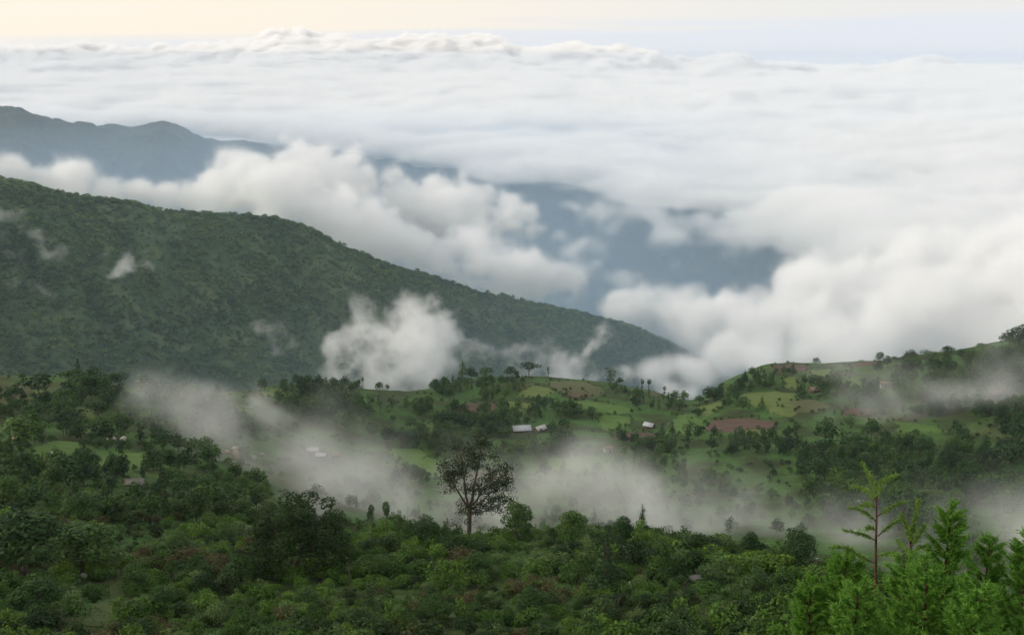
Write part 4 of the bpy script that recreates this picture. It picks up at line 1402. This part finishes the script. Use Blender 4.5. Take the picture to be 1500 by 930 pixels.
ROCK = {k: [rock_mesh(i + 3 * len(k), k) for i in range(3)] for k in ('rock', 'pale_rock', 'tan_rock')}
for i, (px, py, wp, hp, mat, lab, grp) in enumerate([
        (1022, 853, 26, 12, 'rock', 'grey slab boulder among the foreground shrubs', None), (922, 866, 8, 16, 'pale_rock', 'upright white stone right of the dark tall bush', None),
        (1070, 888, 14, 9, 'tan_rock', 'reddish stone low among the foreground shrubs', None), (122, 848, 12, 9, 'rock', 'grey stone above the grassy track', None), (115, 853, 9, 6, 'pale_rock', 'small pale stone next to the grey one by the track', None),
        (147, 868, 8, 7, 'tan_rock', 'tan stone on the grassy track edge', None), (312, 835, 12, 7, 'rock', 'flat grey stone left of the great fig tree', None), (533, 808, 10, 6, 'pale_rock', 'pale stone between shrubs right of the great fig tree', None),
        (1410, 740, 18, 9, 'pale_rock', 'pale boulder in the mist behind the conifers', None), (1388, 748, 16, 9, 'rock', 'grey boulder left of the pale one in the mist', None),
        (130, 645, 10, 5, 'pale_rock', 'flat pale rock under the dark umbrella tree', None), (140, 648, 6, 5, 'tan_rock', 'tan rock under the dark umbrella tree', None), (155, 646, 7, 5, 'pale_rock', None, 'row of pale rocks'), (168, 645, 6, 5, 'pale_rock', None, 'row of pale rocks'),
        (181, 647, 10, 9, 'pale_rock', 'upright pale rock ending the row of rocks', None), (80, 666, 10, 5, 'pale_rock', 'whitish rock on the left green field', None), (48, 676, 6, 5, 'pale_rock', 'small whitish rock left of the green field', None),
        (318, 666, 12, 9, 'tan_rock', 'tan outcrop at the left of the bare bank', None), (332, 664, 8, 6, 'tan_rock', None, 'rocks of the bare bank'), (346, 672, 10, 14, 'tan_rock', 'tallest tan outcrop of the bare bank', None), (344, 660, 10, 7, 'tan_rock', None, 'rocks of the bare bank'),
        (356, 680, 10, 6, 'tan_rock', None, 'rocks of the bare bank'), (372, 674, 14, 8, 'rock', 'grey outcrop right of the bare bank', None), (382, 668, 10, 6, 'rock', None, 'rocks of the bare bank'),
        (60, 716, 8, 6, 'tan_rock', 'orange tan rock on the lower left slope', None), (82, 727, 8, 5, 'tan_rock', 'left of two low tan rocks near the left trees', None), (95, 725, 8, 5, 'tan_rock', 'right of two low tan rocks near the left trees', None),
        (22, 646, 12, 6, 'tan_rock', 'rusty rock beneath the heavy dark left trees', None), (1195, 822, 6, 5, 'pale_rock', 'pale stone under the dark dome tree', None)]):
    p = hit(px, py, r0=60)
    k_ = np.linalg.norm(p) / FPX
    o = link('boulder', ROCK[mat][i % 3])
    w, h = wp * k_ / 2, hp * k_ / 2
    o.location = p + np.array([0, 0, h * 0.75]); o.scale = (w, w * 0.9, h * 1.15); o.rotation_euler = (0, 0, i * 1.1)
    tag(o, lab or ('pale rock second from the right of the short row' if 'row' in grp and px == 168 else 'pale rock in the middle of the short row' if 'row' in grp else ['small tan rock left of the tallest outcrop', 'tan rock above the tallest outcrop', 'low tan rock below the tallest outcrop', 'small grey rock at the end of the bare bank'][[332, 344, 356, 382].index(px)]), 'rock', grp)

# where a group's members would share a label, say which one it is from the left
ORD = 'first second third fourth fifth sixth seventh eighth ninth tenth eleventh twelfth'.split()
same = {}
for o in COL.objects:
    if o.parent is None and o.get('group') in ('shrubs covering the near slope',) or str(o.get('group', '')).startswith('trees '):
        same.setdefault(o['label'], []).append(o)
for lab, os_ in same.items():
    if 1 < len(os_) <= len(ORD):
        os_.sort(key=lambda o: float(pixel_of(np.array(o.location))[0]))
        for k, o in enumerate(os_):
            o['label'] = ORD[k] + ' ' + lab if len(lab.split()) < 16 else lab

# ------------------------------------------------------------------ clouds and mist: real volumes
def cloud_mat(name, dens, col=(0.998, 0.998, 0.998), aniso=0.0, erode=0.0):
    m, t, out = new_mat(name)
    a = N(t, 'ShaderNodeAttribute', attribute_name='density')
    k = N(t, 'ShaderNodeMath', operation='MULTIPLY')
    fac = a.outputs['Fac']
    if erode:                                      # ragged, wispy margins
        tcn = N(t, 'ShaderNodeNewGeometry')
        nf = noise(t, tcn.outputs['Position'], 1.0 / erode, 2.5, 0.62)
        e1 = N(t, 'ShaderNodeMath', operation='MULTIPLY_ADD'); e1.inputs[1].default_value = -1.9; e1.inputs[2].default_value = 0.62
        t.links.new(nf, e1.inputs[0])
        e2 = N(t, 'ShaderNodeMath', operation='MULTIPLY_ADD'); e2.inputs[1].default_value = 1.35; e2.use_clamp = True
        t.links.new(fac, e2.inputs[0]); t.links.new(e1.outputs[0], e2.inputs[2])
        e3 = N(t, 'ShaderNodeMath', operation='MULTIPLY'); t.links.new(fac, e3.inputs[0]); t.links.new(e2.outputs[0], e3.inputs[1])
        fac = e3.outputs[0]
    t.links.new(fac, k.inputs[0]); k.inputs[1].default_value = dens
    p = N(t, 'ShaderNodeVolumePrincipled')
    p.inputs['Color'].default_value = (*col, 1)
    p.inputs['Density Attribute'].default_value = ''
    p.inputs['Anisotropy'].default_value = aniso
    t.links.new(k.outputs[0], p.inputs['Density'])
    t.links.new(p.outputs[0], out.inputs['Volume'])
    return m


def volume_object(name, lo, hi, dens, mat):
    """a mesh whose points carry one density each, turned into a voxel grid by geometry nodes"""
    nx, ny, nz_ = dens.shape
    me = bpy.data.meshes.new(name)
    me.vertices.add(dens.size)
    gx, gy, gz = (np.linspace(lo[k], hi[k], dens.shape[k], dtype=np.float32) for k in range(3))
    co = np.stack(np.meshgrid(gx, gy, gz, indexing='ij'), -1)
    me.vertices.foreach_set('co', co.ravel())
    at_ = me.attributes.new('puff', 'FLOAT', 'POINT')
    at_.data.foreach_set('value', np.ascontiguousarray(dens, np.float32).ravel())
    me.materials.append(mat)
    o = link(name, me)
    g = bpy.data.node_groups.new(name + '_voxels', 'GeometryNodeTree')
    g.interface.new_socket('Geometry', in_out='INPUT', socket_type='NodeSocketGeometry')
    g.interface.new_socket('Geometry', in_out='OUTPUT', socket_type='NodeSocketGeometry')
    gi, go = N(g, 'NodeGroupInput'), N(g, 'NodeGroupOutput')
    vc = N(g, 'GeometryNodeVolumeCube')
    vc.inputs['Min'].default_value = lo
    vc.inputs['Max'].default_value = hi
    for k, n in zip('XYZ', dens.shape): vc.inputs['Resolution ' + k].default_value = n
    pos = N(g, 'GeometryNodeInputPosition')
    sub = N(g, 'ShaderNodeVectorMath', operation='SUBTRACT'); sub.inputs[1].default_value = lo
    mul = N(g, 'ShaderNodeVectorMath', operation='MULTIPLY_ADD')
    mul.inputs[1].default_value = [(n - 1) / (h - l) for n, h, l in zip(dens.shape, hi, lo)]
    mul.inputs[2].default_value = (0.5, 0.5, 0.5)
    fl = N(g, 'ShaderNodeVectorMath', operation='FLOOR')
    dot = N(g, 'ShaderNodeVectorMath', operation='DOT_PRODUCT')
    dot.inputs[1].default_value = (ny * nz_, nz_, 1)
    add = N(g, 'ShaderNodeMath', operation='ADD'); add.inputs[1].default_value = 0.25
    si = N(g, 'GeometryNodeSampleIndex', data_type='FLOAT', domain='POINT', clamp=True)
    na = N(g, 'GeometryNodeInputNamedAttribute', data_type='FLOAT'); na.inputs['Name'].default_value = 'puff'
    sm = N(g, 'GeometryNodeSetMaterial'); sm.inputs['Material'].default_value = mat
    l = g.links.new
    l(pos.outputs[0], sub.inputs[0]); l(sub.outputs[0], mul.inputs[0]); l(mul.outputs[0], fl.inputs[0]); l(fl.outputs[0], dot.inputs[0])
    l(dot.outputs['Value'], add.inputs[0]); l(add.outputs[0], si.inputs['Index'])
    l(gi.outputs[0], si.inputs['Geometry']); l(na.outputs['Attribute'], si.inputs['Value'])
    l(si.outputs['Value'], vc.inputs['Density']); l(vc.outputs[0], sm.inputs['Geometry']); l(sm.outputs[0], go.inputs[0])
    md = o.modifiers.new('voxels', 'NODES'); md.node_group = g
    return o


def puffs(spec, deep=1.0, seed=0, kids=5, kid=0.42, grand=0):
    """(px, py, distance, radius in px[, flatten]) -> ellipsoids in the world, with smaller lobes on each"""
    rg = np.random.default_rng(seed)
    out = []
    for s in spec:
        px, py, r, rp = s[:4]
        fl = s[4] if len(s) > 4 else 1.0
        c = at(px, py, float(r))
        w = rp * math.hypot(r, c[2]) / FPX
        out.append((*c, w, w * deep, w * fl))
        for _ in range(kids):
            d = rg.normal(size=3); d /= np.linalg.norm(d); d[2] = abs(d[2]) * 0.9 - 0.15
            q = kid * rg.uniform(0.7, 1.3)
            k_ = c + d * np.array([w, w * deep, w * fl]) * 0.8
            out.append((*k_, w * q, w * q * deep, w * q * fl))
            for _g in range(grand):
                d2 = rg.normal(size=3); d2 /= np.linalg.norm(d2); d2[2] = abs(d2[2]) - 0.2
                q2 = q * rg.uniform(0.3, 0.55)
                out.append((*(k_ + d2 * w * q * 0.95), w * q2, w * q2 * deep, w * q2))
    return np.array(out)


def puff_cloud(name, spec, voxel, dens, label, soft=0.45, amp=0.5, nscale=None, deep=1.0, seed=0, kids=5, kid=0.42, billow=True, clip=None, kind='stuff', warp=0.75, fog=False, erode=0.0, grand=0):
    e = puffs(spec, deep, seed, kids, kid, grand)
    kk = 1.6 if fog else 7.0
    reach = 2.3 if fog else 1.5
    big = float(np.median([s_[3] * s_[2] / FPX for s_ in spec]))
    nscale = nscale or big * 0.9
    lo = (e[:, :3] - e[:, 3:] * (2.1 if fog else 1.5)).min(0)
    hi = (e[:, :3] + e[:, 3:] * (2.1 if fog else 1.5)).max(0)
    n = np.maximum(((hi - lo) / voxel).astype(int) + 1, 4)
    ax = [np.linspace(lo[k], hi[k], n[k], dtype=np.float32) for k in range(3)]
    W = np.meshgrid(*ax, indexing='ij')
    dx, dy, dz = (fbm3(W[0], W[1], W[2], nscale * 1.5, 3, 0.5, seed + 11 + q) * nscale * warp for q in range(3))
    G = np.zeros(n, np.float32)
    for x, y, z, a, b, c in e:
        sl = []
        for k, (m, q) in enumerate(((x, a), (y, b), (z, c))):
            i0, i1 = np.searchsorted(ax[k], [m - reach * q - nscale * warp * 0.5, m + reach * q + nscale * warp * 0.5])
            sl.append(slice(i0, i1))
        sl = tuple(sl)
        G[sl] += np.exp(-kk * (((W[0][sl] + dx[sl] - x) / a) ** 2 + ((W[1][sl] + dy[sl] - y) / b) ** 2 + ((W[2][sl] + dz[sl] - z) / c) ** 2))
    idx = np.nonzero(G > (0.012 if fog else 1e-9))
    P = [W[k][idx] for k in range(3)]
    nzv = fbm3(*P, nscale, 5, 0.66, seed, billow) * 0.65 + 0.35 * fbm3(*P, nscale * 2.4, 3, 0.5, seed + 3)
    nzv = nzv - nzv.mean()
    if fog == 1:
        dv = np.minimum(G[idx], 1.25) * smooth(-0.18, 0.40, nzv) * smooth(0.012, 0.14, G[idx])
    elif fog:
        g_ = 1 - np.exp(-0.8 * G[idx])
        dv = g_ * smooth(-0.22, 0.5, nzv * 1.5 + (g_ - 0.6) * 0.9) * smooth(0.012, 0.12, G[idx])
    else:
        f = 1 - np.sqrt(np.maximum(-np.log(np.minimum(G[idx], 0.9999)) / kk, 0)) + amp * nzv
        dv = 0.92 * smooth(0.0, soft, f) + 0.08 * smooth(-0.35, 0.3, f)
    if clip is not None: dv = dv * clip(*P)
    D = np.zeros(n, np.float32)
    D[idx] = dv
    D[0] = D[-1] = 0; D[:, 0] = D[:, -1] = 0; D[:, :, 0] = D[:, :, -1] = 0
    o = volume_object(name, tuple(map(float, lo)), tuple(map(float, hi)), D, cloud_mat(name + '_vapour', dens, erode=erode))
    return tag(o, label, kind=kind)


# --- the cloud deck this side of 10 km, with its big hole over the valley
DECK = -480.0


def on_plane(px, py, z):
    d = ray(px, py)
    return (d * (z / d[2]))[:2]


hole = [on_plane(px, py, DECK - 40) for px, py in
        [(-900, 175), (-100, 172), (120, 182), (240, 180), (450, 206), (560, 222), (680, 240), (800, 266), (920, 288), (1040, 300), (1110, 345), (1150, 390), (1165, 440), (1120, 470), (1040, 470), (960, 475), (900, 500), (980, 530), (1000, 640), (900, 1000), (-2500, 1000)]]
lo, hi = (-4600.0, 1350.0, -760.0), (5300.0, 10020.0, -330.0)
n = (310, 360, 22)
gx, gy, gz = (np.linspace(lo[k], hi[k], n[k]) for k in range(3))
X2, Y2 = np.meshgrid(gx, gy, indexing='ij')
wx, wy = X2 + fbm2(X2, Y2, 420, 4, 0.55, 21) * 190, Y2 + fbm2(X2, Y2, 420, 4, 0.55, 22) * 190
sd = -poly_distance(wx, wy, hole)                    # metres away from the hole's rim
top = DECK + fbm2(X2, Y2, 1500, 4, 0.5, 8) * 95 + (0.35 - billow2(X2, Y2, 760, 4, 0.5, 9)) * 160
top = top - 170 * (1 - smooth(0, 420, sd))
bot = DECK - 150 + fbm2(X2, Y2, 700, 3, 0.5, 10) * 40 + 40 * (1 - smooth(0, 300, sd)) - 90 * smooth(300, 1200, sd)
Z3 = gz[None, None]
P = np.meshgrid(gx, gy, gz, indexing='ij')
nv = fbm3(P[0], P[1], P[2] * 1.6, 260, 4, 0.55, 2, True)
f = np.minimum(top[..., None] - Z3, Z3 - bot[..., None]) / 60.0 + nv * 0.55
f = np.minimum(f, (sd[..., None] + 60) / 160.0 + nv * 0.6)
D = smooth(0.0, 1.1, f).astype(np.float32)
for ax_ in range(3):
    ix = [slice(None)] * 3
    for e_ in (0, -1): ix[ax_] = e_; D[tuple(ix)] = 0
tag(volume_object('cloud_deck', lo, hi, D, cloud_mat('cloud_deck_vapour', 0.013, erode=110.0)), 'white deck of low cloud filling the valley', kind='stuff')
del P, nv, f, D

# --- cloud bank lying behind the left mountain's crest
puff_cloud('cloud_bank', [
    (-60, 248, 2500, 30), (10, 262, 2450, 24), (60, 268, 2450, 20), (100, 265, 2500, 26), (150, 284, 2450, 18), (200, 284, 2450, 20), (240, 290, 2450, 20),
    (290, 300, 2450, 24), (340, 275, 2700, 42), (370, 255, 2900, 34), (400, 290, 2600, 44), (450, 270, 2850, 55), (480, 310, 2600, 50), (520, 330, 2550, 50), (500, 265, 2900, 40),
    (560, 350, 2550, 45), (600, 370, 2550, 40), (650, 385, 2550, 38), (700, 395, 2550, 42), (740, 405, 2550, 40), (790, 410, 2550, 38), (825, 420, 2550, 26), (690, 370, 2600, 28),
    (640, 300, 2900, 52), (700, 310, 2900, 48), (600, 300, 2900, 40), (740, 330, 2850, 34), (690, 345, 2800, 40), (775, 345, 2850, 18), (640, 265, 2950, 22), (722, 295, 2900, 24), (590, 265, 2950, 22)],
    8.0, 0.034, 'billowing white cloud bank behind the wooded mountain crest', soft=0.7, amp=2.0, nscale=80, deep=1.1, seed=4, kids=8, kid=0.5, grand=4, warp=0.45)

# --- near edge of the deck, finer
puff_cloud('cloud_edge', [
    (905, 440, 2350, 24), (940, 450, 2330, 32), (980, 462, 2300, 36), (1020, 470, 2250, 40), (1060, 470, 2250, 44), (1100, 470, 2250, 46), (1010, 440, 2400, 18), (1030, 428, 2500, 12),
    (1140, 490, 2150, 50), (1190, 450, 2250, 55), (1190, 500, 2100, 55), (1250, 450, 2250, 70), (1260, 510, 2050, 55), (1330, 470, 2100, 70), (1400, 470, 2050, 70), (1470, 470, 2050, 75), (1560, 460, 2050, 80),
    (1240, 410, 2450, 40), (1180, 400, 2550, 30), (1320, 400, 2400, 55), (1420, 390, 2400, 60), (1520, 380, 2400, 60),
    (1080, 520, 1900, 46, .7), (1030, 552, 1850, 36, .6), (960, 562, 1820, 26, .6), (1140, 530, 1850, 40), (1000, 582, 1700, 26, .6)],
    10.0, 0.034, 'soft white cloud edge pushing in behind the fields', soft=0.8, amp=1.5, nscale=90, deep=1.2, seed=6, kids=7, kid=0.5, grand=3, warp=0.5)

# --- thin wisps hanging in the hole in front of the blue ridge
puff_cloud('cloud_wisp', [
    (900, 320, 4200, 60, .5), (930, 300, 4300, 50, .4), (980, 350, 4000, 44, .4), (700, 290, 4300, 40, .4), (840, 400, 3500, 34, .5), (1040, 330, 4200, 50, .5), (960, 425, 3300, 36, .4), (860, 300, 4300, 40, .5), (960, 340, 4100, 40, .5), (850, 370, 3700, 40, .6), (920, 410, 3500, 40, .35), (810, 345, 3700, 22), (1000, 400, 3600, 30, .5), (1090, 360, 4000, 50, .7), (620, 345, 3500, 40, .5), (560, 270, 4000, 40, .5)],
    14.0, 0.019, 'thin grey cloud wisps drifting before the blue ridge', soft=0.9, amp=0.95, nscale=80, deep=1.2, seed=9, billow=False, fog=2)

# --- mist on the mountain foot and the small scraps on its face
puff_cloud('mist_bank', [
    (560, 490, 1420, 50), (600, 500, 1420, 55), (640, 490, 1420, 40), (665, 505, 1420, 30), (520, 510, 1420, 42), (490, 520, 1420, 30), (540, 455, 1430, 28), (520, 440, 1440, 16), (600, 450, 1430, 36, .7), (640, 440, 1440, 24, .6),
    (500, 545, 1400, 36), (560, 555, 1380, 50), (630, 550, 1380, 48), (700, 530, 1400, 34, .8), (740, 515, 1420, 22), (770, 545, 1400, 34), (820, 540, 1400, 26), (855, 530, 1400, 24), (870, 505, 1420, 22), (890, 492, 1420, 18), (830, 560, 1380, 40, .6), (900, 560, 1380, 40, .5)],
    3.6, 0.04, 'white mist rising between the mountain foot and the fields', nscale=26, deep=1.2, seed=12, kids=6, fog=2, warp=1.0)
for k, (spec, lab) in enumerate([
        ([(180, 392, 1640, 16), (190, 402, 1640, 18), (172, 410, 1640, 14), (195, 388, 1640, 10)], 'small round scrap of mist high on the wooded mountain'),
        ([(395, 488, 1520, 24, .6), (415, 498, 1520, 20, .6), (375, 486, 1520, 14, .6)], 'flat scrap of mist low on the wooded mountain'),
        ([(70, 362, 1700, 20, .6), (88, 366, 1700, 12, .6), (58, 358, 1700, 10, .8)], 'thin scrap of mist under the left end of the crest'),
        ([(15, 330, 1760, 16, 1), (20, 320, 1760, 12, 1), (0, 370, 1700, 14, .8)], 'grey scrap of mist at the photo edge on the mountain'),
        ([(60, 432, 1600, 26, .5), (85, 445, 1590, 18, .5), (30, 425, 1600, 18, .5)], 'faint long scrap of mist across the mountain face')]):
    puff_cloud('mist_scrap', spec, 2.5, (0.026, 0.014, 0.011, 0.009, 0.007)[k], lab, nscale=21, seed=20 + k, fog=2, kids=4, kid=0.7, warp=1.6)

# --- valley fog behind the foreground crest
puff_cloud('valley_fog', [
    (615, 735, 320, 75), (550, 705, 325, 70), (480, 665, 330, 60), (430, 630, 335, 48), (400, 595, 345, 30), (395, 570, 350, 16), (690, 755, 300, 60), (460, 720, 300, 40),
    (455, 668, 285, 55), (495, 672, 285, 55), (475, 650, 290, 45), (520, 700, 285, 50), (300, 600, 345, 48), (245, 570, 360, 34), (330, 640, 330, 45), (380, 660, 320, 40), (285, 555, 370, 22), (540, 640, 360, 36), (600, 680, 345, 40),
    (780, 740, 310, 62), (870, 735, 315, 66), (960, 730, 320, 66), (1050, 735, 325, 66), (1120, 720, 330, 55), (1170, 760, 320, 50), (830, 690, 350, 40), (1010, 690, 360, 44), (1100, 680, 370, 36), (1240, 780, 300, 50)],
    3.2, 0.050, 'grey valley fog drifting behind the shrub covered crest', soft=1.3, amp=0.55, nscale=22, deep=1.3, seed=31, billow=False, kids=2, fog=1)
puff_cloud('slope_fog', [
    (1230, 540, 640, 40, .5), (1300, 548, 640, 55, .5), (1370, 545, 640, 60, .5), (1440, 535, 640, 60, .6), (1510, 530, 640, 60, .7), (1420, 575, 600, 50, .5), (1500, 585, 600, 50, .5), (1330, 580, 610, 40, .5), (1240, 600, 580, 40, .5)],
    5.0, 0.02, 'thin fog lying over the slope on the photo right', soft=1.2, amp=0.6, nscale=35, deep=1.3, seed=33, billow=False, kids=2, fog=1)
puff_cloud('slope_fog', [
    (1440, 745, 260, 55), (1490, 735, 260, 50), (1380, 775, 260, 50), (1480, 790, 250, 60), (1540, 760, 260, 60), (1300, 790, 270, 40), (1250, 750, 290, 40)],
    3.0, 0.05, 'pale fog patch behind the young conifers', soft=1.2, amp=0.6, nscale=18, deep=1.2, seed=35, billow=False, kids=2, fog=1)
puff_cloud('crest_cloud', [(1440, 500, 1000, 40, .6), (1400, 515, 1000, 40, .5), (1480, 480, 1000, 40, .6), (1350, 520, 1000, 40, .5), (1530, 470, 1000, 50)],
    8.0, 0.012, 'thin cloud curling over the crest at the photo right edge', soft=1.0, amp=0.6, nscale=45, seed=37, billow=False, kids=2, fog=1)

# --- the sea of cloud beyond the haze, out to the horizon
px_top = np.array([-1200, -300, 0, 100, 200, 300, 350, 400, 430, 500, 530, 560, 600, 650, 690, 720, 760, 800, 850, 900, 960, 1000, 1030, 1060, 1080, 1110, 1160, 1200, 1300, 1330, 1370, 1400, 1500, 2600], float)
py_top = np.array([72, 72, 68, 72, 78, 70, 62, 52, 50, 54, 64, 62, 55, 52, 60, 56, 74, 72, 68, 76, 80, 92, 96, 88, 86, 100, 98, 102, 102, 90, 88, 98, 108, 108], float)
dt = ray(px_top, py_top)
azt = np.arctan2(dt[:, 0], dt[:, 1])
lo, hi = (-21000.0, 10200.0, -1500.0), (21000.0, 42000.0, 900.0)
n = (360, 270, 41)
gx, gy, gz = (np.linspace(lo[k], hi[k], n[k]) for k in range(3))
X2, Y2 = np.meshgrid(gx, gy, indexing='ij')
RR2 = np.hypot(X2, Y2)
tall = np.interp(np.arctan2(X2, Y2), azt, dt[:, 2]) * RR2
bl = 0.35 - billow2(X2, Y2, 1900, 4, 0.6, 41)
band = smooth(22000, 30000, RR2) * smooth(42000, 34000, RR2)
top = DECK + 30 + fbm2(X2, Y2, 4600, 3, 0.5, 40) * 190 + bl * 170 + (0.35 - billow2(X2, Y2, 800, 3, 0.55, 43)) * 60
top = top + band * (tall - 90 - top + bl * 640 + (0.35 - billow2(X2, Y2, 950, 3, 0.55, 42)) * 420)
top = top - 260 * (1 - smooth(10200, 14500, Y2))
Z3 = gz[None, None]
P = np.meshgrid(gx, gy, gz, indexing='ij')
nv = fbm3(P[0], P[1], P[2] * 1.3, 800, 4, 0.6, 12, True)
f = np.minimum((top[..., None] - Z3) / 120.0, (Z3 + 1500.0) / 60.0) + nv * 1.0
D = smooth(0.0, 1.0, f).astype(np.float32)
up = np.maximum(Z3 - top[..., None], 0.0)
veil = np.exp(-up / 210.0) * (0.45 + 0.55 * smooth(6000, -12000, X2)[..., None]) * smooth(-0.4, 0.5, fbm3(P[0], P[1], P[2] * 7, 5200, 3, 0.5, 15)) * smooth(880, 500, Z3)
D = np.maximum(D, (0.0032 * veil * smooth(11000, 17000, Y2)[..., None]).astype(np.float32))
for ax_ in range(3):
    ix = [slice(None)] * 3
    for e_ in (0, -1): ix[ax_] = e_; D[tuple(ix)] = 0
tag(volume_object('cloud_sea', lo, hi, D, cloud_mat('cloud_sea_vapour', 0.03)), 'sea of white cloud tops reaching the horizon', kind='stuff')
del P, nv, f, D

# ------------------------------------------------------------------ haze
m, t, out = new_mat('haze_air')
pv = N(t, 'ShaderNodeVolumePrincipled')
pv.inputs['Color'].default_value = (0.70, 0.84, 1.0, 1)
pv.inputs['Density'].default_value = 4.4e-5
pv.inputs['Anisotropy'].default_value = 0.0
t.links.new(pv.outputs[0], out.inputs['Volume'])
hz = MB().box((-9500, -60, -1800), (9500, 10100, 12)).mesh('haze', [m])
tag(link('haze', hz), 'thin blue haze filling the valley air', kind='stuff')

# denser blue air low in the far valley, fading out towards its top and sides
lo, hi = (-6500.0, 900.0, -1600.0), (2300.0, 8900.0, -330.0)
n = (40, 30, 16)
U = np.meshgrid(*[np.linspace(0, 1, k) for k in n], indexing='ij')
D = smooth(0, 0.12, U[0]) * smooth(1, 0.75, U[0]) * (1.5 * smooth(0, 0.05, U[1]) - 0.5 * smooth(0.15, 0.35, U[1])) * smooth(1, 0.9, U[1]) * smooth(1, 0.82, U[2])
tag(volume_object('valley_haze', lo, hi, D.astype(np.float32), cloud_mat('valley_haze_air', 1.9e-4, (0.56, 0.77, 1.0))), 'blue haze lying low in the far valley', kind='stuff')
